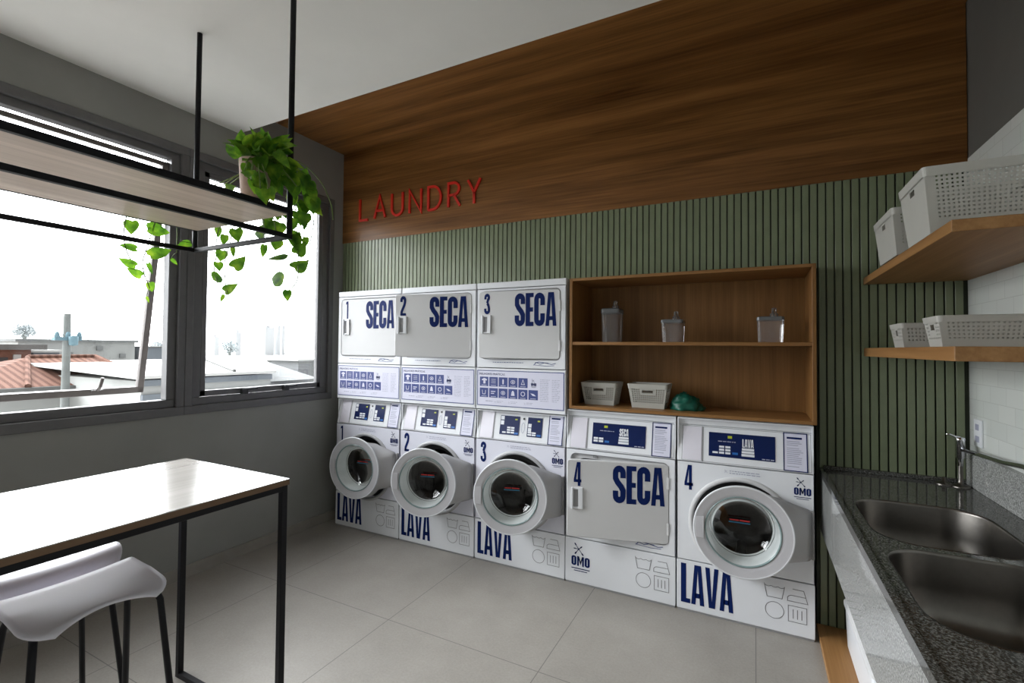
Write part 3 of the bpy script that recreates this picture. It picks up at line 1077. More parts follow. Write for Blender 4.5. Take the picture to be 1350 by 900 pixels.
def dryer(n, th, alone, label):
    left = LEFTS[n] if not alone else -1.0945
    zb = 0.0 if alone else 1.066
    t = thing('tumble_dryer', (left + MW / 2, YM + 0.3, zb), label, 'tumble dryer', 'tumble dryers')
    F = lambda u, z: (left + u, YM - 0.0012, z)
    F2 = lambda u, z: (left + u, YM - 0.002, z)
    if alone:
        cabinet(left, 0.012, 1.105, t)
        bx(left + 0.004, left + MW - 0.004, YM + 0.006, YM + 0.04, 0.0, 0.03).build('plinth', M['ring_dark'], t)
        lp = bx(left + 0.001, left + MW - 0.001, YM, YM + 0.014, 0.012, 0.289).build('lower_panel', M['enamel'], t, bevel=0.003)
        symbols(F).build('care_symbols', M['print_gray'], lp)
        logo(0.104, 0.118, 0.098, F, 'brand_mark', lp)
        fz0, fz1, d0 = 0.296, 0.853, 0.358
        control_panel(left, 'dry', t)
    else:
        cabinet(left, 1.066, 1.962, t)
        lp = bx(left + 0.001, left + MW - 0.001, YM, YM + 0.014, 1.068, 1.357).build('lower_panel', M['enamel'], t, bevel=0.003)
        fz0, fz1, d0 = 1.363, 1.915, 1.428
        bx(left + 0.001, left + MW - 0.001, YM, YM + 0.014, 1.920, 1.963).build('top_strip', M['enamel'], t, bevel=0.004)
        # big instruction sticker on the base panel
        st = decal([rect(0.012, 0.668, 1.096, 1.340)], F).build('instruction_sticker', M['sticker'], lp)
        decal(ribbon([(0.012, 1.096), (0.668, 1.096), (0.668, 1.340), (0.012, 1.340)], 0.005, True), F2).build('sticker_border', M['navy_soft'], st)
        decal(text_polys('MELHORES PRÁTICAS', 0.026, 1.309, 0.0215), F2).build('sticker_heading', M['navy'], st)
        sq, ic = [], []
        for row, k in ((0, 5), (1, 6)):
            for i in range(k):
                a, b = 0.032 + i * 0.0766, 1.230 - row * 0.078
                sq.append(rect(a, a + 0.069, b, b + 0.066))
                c, e = a + 0.0345, b + 0.036
                q = row * 5 + i
                if q == 0:
                    ic.append([(c - 0.006, e - 0.018), (c + 0.012, e - 0.018), (c + 0.012, e + 0.006), (c + 0.022, e + 0.003), (c + 0.024, e + 0.012), (c + 0.008, e + 0.020), (c - 0.002, e + 0.020), (c - 0.018, e + 0.012), (c - 0.016, e + 0.003), (c - 0.006, e + 0.006)])
                elif q == 1:
                    ic += [rect(c - 0.018, c + 0.018, e + 0.006 * j, e + 0.006 * j + 0.003) for j in (-2, 0, 2)]
                elif q == 2:
                    ic.append([(c - 0.005, e - 0.018), (c + 0.005, e - 0.018), (c + 0.006, e + 0.008), (c + 0.002, e + 0.018), (c - 0.003, e + 0.018), (c - 0.006, e + 0.008)])
                elif q in (3, 7):
                    ic += ribbon(arc(c, e, 0.015, 0, 360, 16, 0.012)[:-1], 0.004, True)
                    ic += [arc(c, e, 0.006, 0, 360, 10)[:-1]]
                elif q == 4:
                    ic += ribbon([(c - 0.012, e - 0.014), (c, e + 0.018), (c + 0.012, e - 0.014)], 0.004, True)
                elif q == 5:
                    ic += ribbon([(c - 0.014, e + 0.014), (c - 0.010, e - 0.014), (c + 0.010, e - 0.014), (c + 0.014, e + 0.014)], 0.004)
                elif q == 6:
                    ic += [rect(c - 0.02, c + 0.016, e + 0.004, e + 0.010), rect(c - 0.02, c + 0.006, e - 0.010, e - 0.004)]
                elif q == 8:
                    ic += [[(c - 0.014, e - 0.016), (c + 0.014, e - 0.016), (c + 0.010, e + 0.008), (c + 0.004, e + 0.018), (c - 0.004, e + 0.018), (c - 0.010, e + 0.008)]]
                elif q == 9:
                    ic += ribbon(arc(c, e, 0.014, 0, 360, 16)[:-1], 0.005, True)
                else:
                    ic += [[(c - 0.02, e + 0.008), (c + 0.004, e + 0.004), (c + 0.022, e - 0.010), (c - 0.004, e - 0.008)]]
                ic += [rect(a + 0.014, a + 0.055, b + 0.006, b + 0.009)]
        s2 = decal(sq, F2).build('pictogram_tiles', M['navy_soft'], st)
        decal(ic, lambda u, z: (left + u, YM - 0.0028, z)).build('pictograms', M['sticker'], s2)
        logo(0.4525, 1.246, 0.032, F2, 'brand_mark', st)
        rnd = random.Random(40 + n)
        q = []
        for i in range(13):
            z = 1.288 - i * 0.0118
            q += brushed_text(0.500, 0.500 + (0.06 if i else 0.07), z, 0.003, rnd) + brushed_text(0.585, 0.585 + 0.03 + rnd.random() * 0.03, z, 0.003, rnd)
        q += brushed_text(0.08, 0.135, 1.124, 0.005, rnd)
        for c in (0.17, 0.28, 0.40):
            q += omo_star(c - 0.012, 1.122, 0.009) + brushed_text(c, c + 0.05, 1.128, 0.003, rnd) + brushed_text(c, c + 0.04, 1.119, 0.003, rnd)
        decal(q, F2).build('sticker_text', M['print_soft'], st)
    dh = 0.466
    rec = rrect(0.036, 0.642, d0 - 0.006, d0 + dh + 0.006, 0.034, 6)
    fp = MB()
    x0, x1 = left + 0.001, left + MW - 0.001
    plate_hole(fp, x0, x1, fz0, fz1, [(left + u, z) for u, z in rec], lambda x, z: (x, YM, z))
    fp.box(x0, x0 + 0.004, YM, YM + 0.014, fz0, fz1).box(x1 - 0.004, x1, YM, YM + 0.014, fz0, fz1)
    fp.box(x0, x1, YM + 0.001, YM + 0.014, fz0, fz0 + 0.004).box(x0, x1, YM + 0.001, YM + 0.014, fz1 - 0.004, fz1)
    fp.loft([[(left + u, YM, z) for u, z in rec], [(left + u, YM + 0.021, z) for u, z in rec]])
    fp = fp.build('front_panel', M['enamel'], t, recalc=False)
    bk = MB()
    bk.poly([(left + u, YM + 0.0208, z) for u, z in rec])
    bk.build('door_recess', M['enamel_gray'], fp)
    # door recess line on the front
    decal(ribbon(rrect(0.075, 0.60, d0 + 0.035, d0 + dh - 0.035, 0.05, 6), 0.022, True), lambda u, z: (left + u, YM + 0.0198, z)).build('door_seal', M['rubber'], fp)
    decal(ribbon(rec, 0.004, True), F).build('recess_edge', M['print_gray'], fp)
    bx(left + 0.18, left + 0.20, YM + 0.008, YM + 0.0205, d0 + dh - 0.014, d0 + dh + 0.002).build('door_latch', M['ring_dark'], fp)
    rnd = random.Random(n * 7)
    zt = d0 - 0.030 if not alone else d0 - 0.022
    q = brushed_text(0.135, 0.375, zt, 0.004, rnd) + ribbon([(0.45, zt - 0.012), (0.47, zt + 0.006), (0.50, zt - 0.004), (0.53, zt + 0.006), (0.58, zt - 0.004), (0.61, zt + 0.002)], 0.004)
    q += ribbon([(0.455, zt - 0.010), (0.54, zt - 0.016), (0.60, zt - 0.012)], 0.003) + ribbon([(0.46, zt + 0.004), (0.49, zt + 0.010), (0.56, zt + 0.003)], 0.004)
    decal(q, F).build('signature_print', M['navy_soft'], fp)
    # hinged door
    a_ = math.radians(th)
    H = Vector((left + 0.638, YM + 0.019, 0))
    ax = Vector((-math.cos(a_), -math.sin(a_), 0))
    nn = Vector((math.sin(a_), -math.cos(a_), 0))

    def D(p):                                     # p = (distance from the hinge, outward, height)
        return H + ax * p.x + nn * p.y + Vector((0, 0, p.z))
    FD = lambda u, z: D(Vector((0.638 - u, 0.0232, z)))
    out = rrect(0.0, 0.597, d0, d0 + dh, 0.028, 5)
    m = MB(D)
    ins = lambda k: [(min(max(x, k), 0.597 - k), min(max(z, d0 + k), d0 + dh - k)) for x, z in out]
    m.loft([[(x, 0.0, z) for x, z in out], [(x, 0.018, z) for x, z in out], [(x, 0.022, z) for x, z in ins(0.004)]], True, True, True)
    d = m.build('door', M['enamel_gray'], t)
    decal(word(str(n), 0.083 if n != 1 else 0.09, d0 + 0.307, 0.046 if n != 1 else 0.026, 0.145), FD).build('number', M['navy'], d)
    decal(word('SECA', 0.316, d0 + 0.221, 0.298, 0.224), FD).build('lettering', M['navy'], d)
    u0, u1, z0, z1 = 0.068, 0.138, d0 + 0.172, d0 + 0.300
    X = lambda u: 0.638 - u
    h = MB(D)
    h.box(X(u0), X(u0 + 0.012), 0.022, 0.040, z0, z1).box(X(u1 - 0.026), X(u1), 0.022, 0.034, z0, z1)
    h.box(X(u0 + 0.012), X(u1 - 0.026), 0.022, 0.032, z0, z0 + 0.012).box(X(u0 + 0.012), X(u1 - 0.026), 0.022, 0.032, z1 - 0.012, z1)
    ho = h.build('door_handle', M['enamel'], d, bevel=0.002, bseg=1)
    h = MB(D)
    h.box(X(u0 + 0.012), X(u1 - 0.026), 0.0225, 0.0245, z0 + 0.012, z1 - 0.012)
    h.build('finger_recess', M['ring_dark'], ho)
    for z in (d0 + 0.09, d0 + dh - 0.11):
        bx(left + 0.633, left + 0.645, YM - 0.008, YM + 0.001, z - 0.035, z + 0.035).build('door_hinge', M['enamel_gray'], t, bevel=0.002, bseg=1)
    return t


washer(1, 5, False, 'leftmost white washing machine, numbered 1, in the corner under dryer 1')
washer(2, 17, False, 'white washing machine numbered 2 with its round door ajar, under dryer 2')
washer(3, 16, False, 'white washing machine numbered 3 with its round door ajar, under dryer 3')
washer(4, 4, True, 'white washing machine numbered 4, under the right half of the oak shelf unit')
dryer(1, 0, False, 'white dryer numbered 1 stacked at the left end, its door partly hidden by a neighbour')
dryer(2, 15, False, 'white dryer numbered 2 stacked in the middle, its door swung out over dryer 1')
dryer(3, 4.2, False, 'white dryer numbered 3 stacked beside the oak shelf unit')
dryer(4, 15.3, True, 'white dryer numbered 4 standing on the floor under the oak shelf unit')

# ------------------------------------------------------------------ red wall lettering
sg = thing('wall_sign', (-2.46, YB - 0.006, 2.60), 'thin red capital letters spelling LAUNDRY on the brown wood panel', 'sign')
sh, sw = 0.186, 0.0195


def thin(ch):
    r = 0.5
    if ch == 'L':
        return [([(0, 1), (0, 0), (0.5, 0)], False)], 0.5
    if ch == 'A':
        return [([(0, 0), (0.33, 1), (0.66, 0)], False), ([(0.12, 0.34), (0.54, 0.34)], False)], 0.66
    if ch == 'U':
        return [([(0, 1), (0, 0.32)] + arc(0.31, 0.31, 0.31, 180, 360, 12) + [(0.62, 1)], False)], 0.62
    if ch == 'N':
        return [([(0, 0), (0, 1), (0.64, 0), (0.64, 1)], False)], 0.64
    if ch == 'D':
        return [([(0, 0), (0, 1), (0.22, 1)] + arc(0.22, 0.5, 0.44, 90, -90, 14, 0.5) + [(0, 0)], False)], 0.66
    if ch == 'R':
        return [([(0, 0), (0, 1), (0.28, 1)] + arc(0.28, 0.745, 0.25, 90, -90, 10) + [(0, 0.49)], False), ([(0.27, 0.49), (0.58, 0)], False)], 0.58
    return [([(0, 1), (0.3, 0.46), (0.6, 1)], False), ([(0.3, 0.46), (0.3, 0)], False)], 0.6


glyphs = [thin(c) for c in 'LAUNDRY']
tot = sum(w for _, w in glyphs) * sh
gapw = (1.225 - tot) / 6
xx = -3.072
for strokes, w in glyphs:
    mb = MB()
    for pts, cl in strokes:
        for q in ribbon([(xx + p[0] * sh, 2.60 + p[1] * sh) for p in pts], sw, cl):
            mb.slab([(a, YB - 0.016, b) for a, b in q], (0, 0.0115, 0))
    mb.build('letter', M['red'], sg)
    xx += w * sh + gapw

# ------------------------------------------------------------------ oak shelf unit above the fourth machines
CX0, CX1, CY0, CY1, CZ0, CZ1 = -1.077, 0.286, 2.922, 3.345, 1.112, 1.958
su = thing('shelf_unit', ((CX0 + CX1) / 2, CY0 + 0.2, CZ0), 'open oak shelf unit set into the green slats above the fourth washer and dryer', 'shelf unit')
bt = 0.019
bx(CX0, CX0 + bt, CY0, CY1, CZ0, CZ1).build('side_panel', M['oak_z'], su, bevel=0.0015, bseg=1)
bx(CX1 - bt, CX1, CY0, CY1, CZ0, CZ1).build('side_panel', M['oak_z'], su, bevel=0.0015, bseg=1)
bx(CX0 + bt, CX1 - bt, CY0, CY1, CZ1 - bt, CZ1).build('top_panel', M['oak_x'], su, bevel=0.0015, bseg=1)
bx(CX0 + bt, CX1 - bt, CY0, CY1, CZ0, CZ0 + bt).build('bottom_panel', M['oak_x'], su, bevel=0.0015, bseg=1)
bx(CX0 + bt, CX1 - bt, CY0 + 0.004, CY1 - 0.012, 1.524, 1.544).build('shelf', M['oak_x'], su, bevel=0.0015, bseg=1)
bx(CX0 + bt, CX1 - bt, CY1 - 0.012, CY1, CZ0 + bt, CZ1 - bt).build('back_panel', M['oak_z'], su)


# clear dispensers on the middle shelf
def dispenser(x0, x1, y, h, spout, label):
    z = 1.5445
    t = thing('detergent_dispenser', ((x0 + x1) / 2, y, z), label, 'dispenser', 'clear dispensers on the middle shelf')
    d = 0.062
    mb = MB()
    mb.smooth = False
    mb.loft([[(x, yy, z + 0.001) for x, yy in rrect(x0 + 0.006, x1 - 0.006, y - d, y + d, 0.02, 4)],
             [(x, yy, z + h * 0.86) for x, yy in rrect(x0, x1, y - d - 0.004, y + d + 0.004, 0.02, 4)]], True, True, True)
    mb.build('jar', M['acrylic'], t)
    mb = MB()
    mb.loft([[(x, yy, z + h * 0.85) for x, yy in rrect(x0 - 0.003, x1 + 0.003, y - d - 0.007, y + d + 0.007, 0.02, 4)],
             [(x, yy, z + h * 0.97) for x, yy in rrect(x0 - 0.002, x1 + 0.002, y - d - 0.006, y + d + 0.006, 0.02, 4)],
             [(x, yy, z + h) for x, yy in rrect(x0 + 0.008, x1 - 0.008, y - d + 0.004, y + d - 0.004, 0.018, 4)]], True, True, True)
    lid = mb.build('lid', M['lid'], t, bevel=0.001, bseg=1)
    cx = x0 + (x1 - x0) * spout
    mb = MB()
    mb.smooth = True
    mb.lathe([(0.022, 0), (0.022, 0.016), (0.013, 0.02), (0.013, 0.04), (0.015, 0.044), (0.011, 0.05), (0, 0.05)], 20, (cx, y - 0.02, z + h * 0.995))
    mb.build('cap', M['acrylic'], lid)
    mb = MB()
    mb.tube([(cx, y - 0.024, z + h), (cx - 0.006, y - 0.034, z + h + 0.028), (cx - 0.002, y - 0.03, z + h + 0.046)], 0.006, 10)
    mb.build('spout', M['steel'], lid)
    return t


dispenser(-0.902, -0.782, 3.10, 0.222, 0.72, 'tall clear dispenser with a gray lid, leftmost on the middle shelf')
dispenser(-0.520, -0.392, 3.10, 0.142, 0.66, 'small clear dispenser with a gray lid, between the two others')
dispenser(0.010, 0.146, 3.10, 0.148, 0.64, 'small clear dispenser with a gray lid, rightmost on the middle shelf')


# perforated storage baskets
def basket(x0, x1, y0, y1, z, h, flare, handle, label, group, cell=0.0098, hand_w=0.06, solid=(), hole_k=0.55):
    t = thing('storage_basket', ((x0 + x1) / 2, (y0 + y1) / 2, z), label, 'basket', group)
    z = z + 0.0006
    rim = 0.20 * h if h < 0.16 else 0.14 * h

    def P(sx, sy, f):
        k = flare * f
        return (x0 - k + (x1 - x0 + 2 * k) * sx, y0 - k + (y1 - y0 + 2 * k) * sy, z + h * f)
    f0, f1 = 0.20, 1 - rim / h
    mb = MB()
    for side in range(4):
        ln = (x1 - x0) if side in (0, 2) else (y1 - y0)
        n = max(6, int(ln / cell))
        m = max(4, int(h * (f1 - f0) / cell))

        def Q(s, f):
            return P(s, 0, f) if side == 0 else P(1, s, f) if side == 1 else P(1 - s, 1, f) if side == 2 else P(0, 1 - s, f)
        e = 0.05
        us = [0, e]
        for i in range(n):
            a = e + (1 - 2 * e) * i / n
            b = e + (1 - 2 * e) * (i + 1) / n
            us += [a + (b - a) * hole_k, b]
        us.append(1)
        vs = [0, f0]
        for j in range(m):
            a = f0 + (f1 - f0) * j / m
            b = f0 + (f1 - f0) * (j + 1) / m
            vs += [a + (b - a) * hole_k, b]
        vs.append(1)
        vs = sorted(set(vs))
        us = sorted(set(us))
        base = [Q(u, v) for v in vs for u in us]
        nu = len(us)
        faces = []
        for j in range(len(vs) - 1):
            for i in range(nu - 1):
                uc, vc = (us[i] + us[i + 1]) / 2, (vs[j] + vs[j + 1]) / 2
                hole = e < uc < 1 - e and f0 < vc < f1 and i >= 2 and i % 2 == 0 and j >= 2 and j % 2 == 0
                if side in solid:
                    hole = False
                if side in handle and abs(uc - 0.5) * ln < hand_w / 2 and f1 - 0.028 / h < vc < f1 - 0.004 / h:
                    hole = True
                elif side in handle and abs(uc - 0.5) * ln < hand_w / 2 + 0.012 and f1 - 0.042 / h < vc < f1:
                    hole = False
                if not hole:
                    faces.append((j * nu + i, j * nu + i + 1, (j + 1) * nu + i + 1, (j + 1) * nu + i))
        mb.add(base, faces)
    mb.poly([P(0, 0, 0.015), P(1, 0, 0.015), P(1, 1, 0.015), P(0, 1, 0.015)])
    mb.build('basket_body', M['basket'], t, solidify=0.0022)
    r = MB()
    k, zt = flare + 0.005, z + h
    kb = flare * f1 + 0.005
    o0 = rrect(x0 - kb, x1 + kb, y0 - kb, y1 + kb, 0.014, 4)
    o1 = rrect(x0 - k, x1 + k, y0 - k, y1 + k, 0.014, 4)
    i1 = rrect(x0 - k + 0.008, x1 + k - 0.008, y0 - k + 0.008, y1 + k - 0.008, 0.010, 4)
    r.loft([[(x, y, z + h * f1) for x, y in o0], [(x, y, zt) for x, y in o1], [(x, y, zt + 0.002) for x, y in i1], [(x, y, zt - 0.02) for x, y in i1]])
    r.build('rim', M['basket'], t)
    return t


basket(-1.012, -0.820, 3.055, 3.19, 1.131, 0.146, 0.022, (0,), 'small white perforated basket at the left end of the oak unit bottom', 'baskets in the shelf unit', 0.0125, hole_k=0.40)
basket(-0.695, -0.500, 3.035, 3.17, 1.131, 0.150, 0.022, (0,), 'white perforated basket beside the green plastic bag', 'baskets in the shelf unit', 0.0125, hole_k=0.40)


# crumpled green bag
bg_ = MB()
bg_.smooth = True
rr, ss = 20, 36
loops = []
for i in range(rr + 1):
    ph = PI / 2 * i / rr
    lp = []
    for j in range(ss):
        a = 2 * PI * j / ss
        nz = noise.noise(Vector((math.cos(a) * 2.2, math.sin(a) * 2.2, ph * 2.6)))
        nz2 = noise.noise(Vector((math.cos(a) * 7, math.sin(a) * 7, ph * 9)))
        k = 1 + 0.22 * nz + 0.12 * nz2
        rad = math.cos(ph) * k if i < rr else 0.004
        zz = max(0.0, math.sin(ph) * (0.095 + 0.014 * nz2 + 0.012 * math.cos(a + 2.4)))
        lp.append((-0.375 + 0.098 * rad * math.cos(a), 3.09 + 0.075 * rad * math.sin(a), 1.1315 + zz))
    loops.append(lp)
bg_.loft(loops, True, True, True)
tag(bg_.build('plastic_bag', M['bag']), 'crumpled green plastic bag on the bottom of the oak shelf unit', 'plastic bag')

# ------------------------------------------------------------------ wall shelves on the right
def wall_shelf(z0, z1, y0, label):
    t = thing('wall_shelf', (0.72, 2.4, z0), label, 'shelf', 'oak wall shelves over the sink')
    bx(0.5105, XR - 0.0005, y0, YB - 0.0005, z0, z1).build('board', M['oak_y'], t, bevel=0.0015, bseg=1)
    return t


wall_shelf(1.850, 1.885, 1.806, 'upper oak wall shelf carrying the taller white baskets')
wall_shelf(1.473, 1.516, 1.794, 'lower oak wall shelf carrying the shallow white baskets')
basket(0.513, 0.86, 1.998, 2.245, 1.885, 0.215, 0.022, (3,), 'large deep white basket nearest the front of the upper wall shelf', 'baskets on the wall shelves', 0.0125, 0.05, (3,))
basket(0.506, 0.80, 2.378, 2.66, 1.885, 0.186, 0.018, (3,), 'deep white basket at the back of the upper wall shelf', 'baskets on the wall shelves', 0.0125, 0.05, (3,))
basket(0.572, 0.815, 2.115, 2.245, 1.516, 0.106, 0.016, (3,), 'wide shallow white basket nearest the front of the lower wall shelf', 'baskets on the wall shelves', 0.0125, 0.03)
basket(0.572, 0.78, 2.585, 2.735, 1.516, 0.104, 0.015, (3,), 'shallow white basket at the back of the lower wall shelf', 'baskets on the wall shelves', 0.0125, 0.03)

# ------------------------------------------------------------------ granite counter with two basins
KX, KY0, KT = 0.308, 0.55, 0.868
ct = thing('countertop', (0.62, 1.8, 0.545), 'gray granite counter with a deep front apron along the right wall', 'countertop')
B1 = rrect(0.368, 0.796, 2.005, 2.545, 0.13, 10)
B2 = rrect(0.362, 0.796, 1.40, 1.962, 0.13, 10)
tp = MB()
for y0, y1, hole in ((1.983, YB - 0.002, B1), (KY0, 1.983, B2)):
    plate_hole(tp, KX + 0.018, XR - 0.001, y0, y1, hole, lambda x, y: (x, y, KT - 0.004))
    n = len(hole)
    tp.loft([[(x, y, KT - 0.004) for x, y in hole], [(x, y, KT - 0.026) for x, y in hole]])
tp.box(KX, KX + 0.019, KY0, YB - 0.002, KT - 0.03, KT)
tp.build('slab', M['granite_top'], ct, recalc=False)
bx(KX, KX + 0.018, KY0, YB - 0.002, 0.545, KT - 0.03).build('front_apron', M['granite'], ct, bevel=0.002, bseg=1)
bx(XR - 0.026, XR - 0.0005, KY0, YB - 0.024, KT - 0.004, 1.030).build('backsplash', M['granite'], ct, bevel=0.002, bseg=1)
bx(KX + 0.02, XR - 0.0005, YB - 0.022, YB - 0.0015, KT - 0.004, KT + 0.016).build('rear_upstand', M['granite_top'], ct, bevel=0.002, bseg=1)


def basin(hole, label):
    cx = sum(p[0] for p in hole) / len(hole)
    cy = sum(p[1] for p in hole) / len(hole)
    t = thing('sink_basin', (cx, cy, 0.64), label, 'sink', 'steel sink basins')
    sc = lambda k, z: [(cx + (x - cx) * k, cy + (y - cy) * k, z) for x, y in hole]
    mb = MB()
    mb.smooth = True
    mb.loft([sc(0.998, KT - 0.002), sc(0.992, KT - 0.0025), sc(0.985, KT - 0.012), sc(0.965, 0.76), sc(0.93, 0.70), sc(0.85, 0.668), sc(0.6, 0.656), sc(0.14, 0.650)], True, False, False)
    mb.build('bowl', M['steel'], t, recalc=False)
    mb = MB()
    mb.smooth = True
    mb.lathe([(0.045, 0.004), (0.034, 0.005), (0.028, -0.006), (0.0, -0.008)], 28, (cx, cy, 0.653))
    mb.build('drain', M['chrome'], t)
    return t


basin(B1, 'far stainless steel basin, next to the green slats')
basin(B2, 'near stainless steel basin, closer to the viewer')

# tap with a long swivel spout, plus a valve flange beside it
tx, ty = 0.862, 2.972
tp_ = thing('faucet', (tx, ty, KT - 0.004), 'chrome tap with a lever and long spout in the counter corner', 'faucet')
mb = MB()
mb.smooth = True
mb.lathe([(0.036, 0.0005), (0.036, 0.004), (0.026, 0.010), (0.012, 0.013), (0.010, 0.03), (0.010, 0.098)], 24, (tx, ty, KT - 0.004))
mb.build('base_flange', M['steel'], tp_)
mb = MB()
mb.smooth = True
mb.lathe([(0.0, 0.0), (0.011, 0.0), (0.0115, 0.034), (0.017, 0.038), (0.0175, 0.118), (0.019, 0.122), (0.017, 0.134), (0.0, 0.136)], 24, (tx, ty, 0.962))
bd = mb.build('body', M['chrome'], tp_)
mb = MB()
mb.smooth = True
mb.tube([(tx, ty, 1.094), (tx - 0.018, ty, 1.098), (tx - 0.038, ty - 0.002, 1.108), (tx - 0.052, ty - 0.002, 1.108)], [0.007, 0.0055, 0.0045, 0.0045], 10)
mb.build('lever', M['chrome'], bd)
mb = MB()
mb.smooth = True
sp = [(tx + 0.005, ty - 0.010, 1.040), (tx + 0.010, ty - 0.2, 1.052), (tx + 0.010, ty - 0.42, 1.066), (tx + 0.008, ty - 0.58, 1.085), (tx + 0.006, ty - 0.66, 1.075), (tx + 0.005, ty - 0.69, 1.03)]
mb.tube(sp, 0.0095, 14)
mb.build('spout', M['chrome'], tp_)
vf = thing('valve_cap', (0.806, 2.992, KT - 0.004), 'small chrome cap on the counter left of the tap', 'valve')
mb = MB()
mb.smooth = True
mb.lathe([(0.034, 0.0005), (0.034, 0.005), (0.022, 0.012), (0.009, 0.014), (0.008, 0.034), (0.0, 0.036)], 24, (0.806, 2.992, KT - 0.004))
mb.build('cap', M['steel'], vf)

# outlet plate on the tiles
op = thing('outlet_plate', (XR, 2.965, 1.06), 'white outlet plate on the tiles beside the tap', 'outlet')
bx(XR - 0.009, XR, 2.925, 3.008, 1.06, 1.186).build('plate', M['white_plastic'], op, bevel=0.003)
for z in (1.095, 1.150):
    mb = MB()
    mb.box(XR - 0.0105, XR - 0.0088, 2.948, 2.985, z - 0.014, z + 0.014)
    mb.build('socket', M['print_soft'], op)

# low plinth board and bin under the counter
tag(bx(0.292, 0.86, 0.9, YB - 0.002, 0.0, 0.030).build('plinth_board', M['oak_y'], bevel=0.002, bseg=1), 'low oak board lying on the floor under the counter', 'board')
bn = thing('waste_bin', (0.53, 2.66, 0.030), 'white plastic bin with a rounded lid under the counter', 'bin')
mb = MB()
mb.loft([[(x, y, 0.0306) for x, y in rrect(0.407, 0.65, 2.30, 2.93, 0.03, 5)], [(x, y, 0.235) for x, y in rrect(0.400, 0.657, 2.29, 2.94, 0.03, 5)]], True, True, True)
mb.build('body', M['white_plastic'], bn)
mb = MB()
mb.loft([[(x, y, 0.232) for x, y in rrect(0.392, 0.665, 2.28, 2.955, 0.05, 6)], [(x, y, 0.248) for x, y in rrect(0.392, 0.665, 2.28, 2.955, 0.05, 6)],
         [(x, y, 0.262) for x, y in rrect(0.405, 0.652, 2.295, 2.94, 0.045, 6)]], True, True, True)
mb.build('lid', M['enamel_gray'], bn, bevel=0.002, bseg=1)

# ------------------------------------------------------------------ bar table
TX0, TX1, TY0, TY1, TZ = -2.345, -1.637, -0.42, 1.279, 0.978
tb = thing('bar_table', ((TX0 + TX1) / 2, (TY0 + TY1) / 2, 0.0), 'tall narrow table with a pale glossy top on a thin black metal frame', 'table')
top = bx(TX0, TX1, TY0, TY1, TZ - 0.0035, TZ).build('tabletop', M['table_top'], tb)
bx(TX0, TX1, TY0, TY1, TZ - 0.023, TZ - 0.0035).build('edge_band', M['edge_brown'], top)
fz, fw = TZ - 0.023, 0.024
fr = MB()
ax0, ax1, ay0, ay1 = TX0 + 0.004, TX1 - 0.004, TY0 + 0.004, TY1 - 0.004
fr.box(ax0, ax0 + fw, ay0 + fw, ay1 - fw, fz - 0.022, fz).box(ax1 - fw, ax1, ay0 + fw, ay1 - fw, fz - 0.022, fz)
fr.box(ax0 + fw, ax1 - fw, ay0, ay0 + fw, fz - 0.022, fz).box(ax0 + fw, ax1 - fw, ay1 - fw, ay1, fz - 0.022, fz)
fr.build('top_frame', M['black'], tb, bevel=0.0015, bseg=1)
for lx in (ax0, ax1 - fw):
    for ly in (ay0, ay1 - fw):
        bx(lx, lx + fw, ly, ly + fw, 0.0, fz).build('leg', M['black'], tb, bevel=0.0015, bseg=1)
for ly in (ay0, ay1 - fw):
    bx(ax0 + fw, ax1 - fw, ly, ly + fw, 0.0, 0.022).build('floor_rail', M['black'], tb, bevel=0.0015, bseg=1)


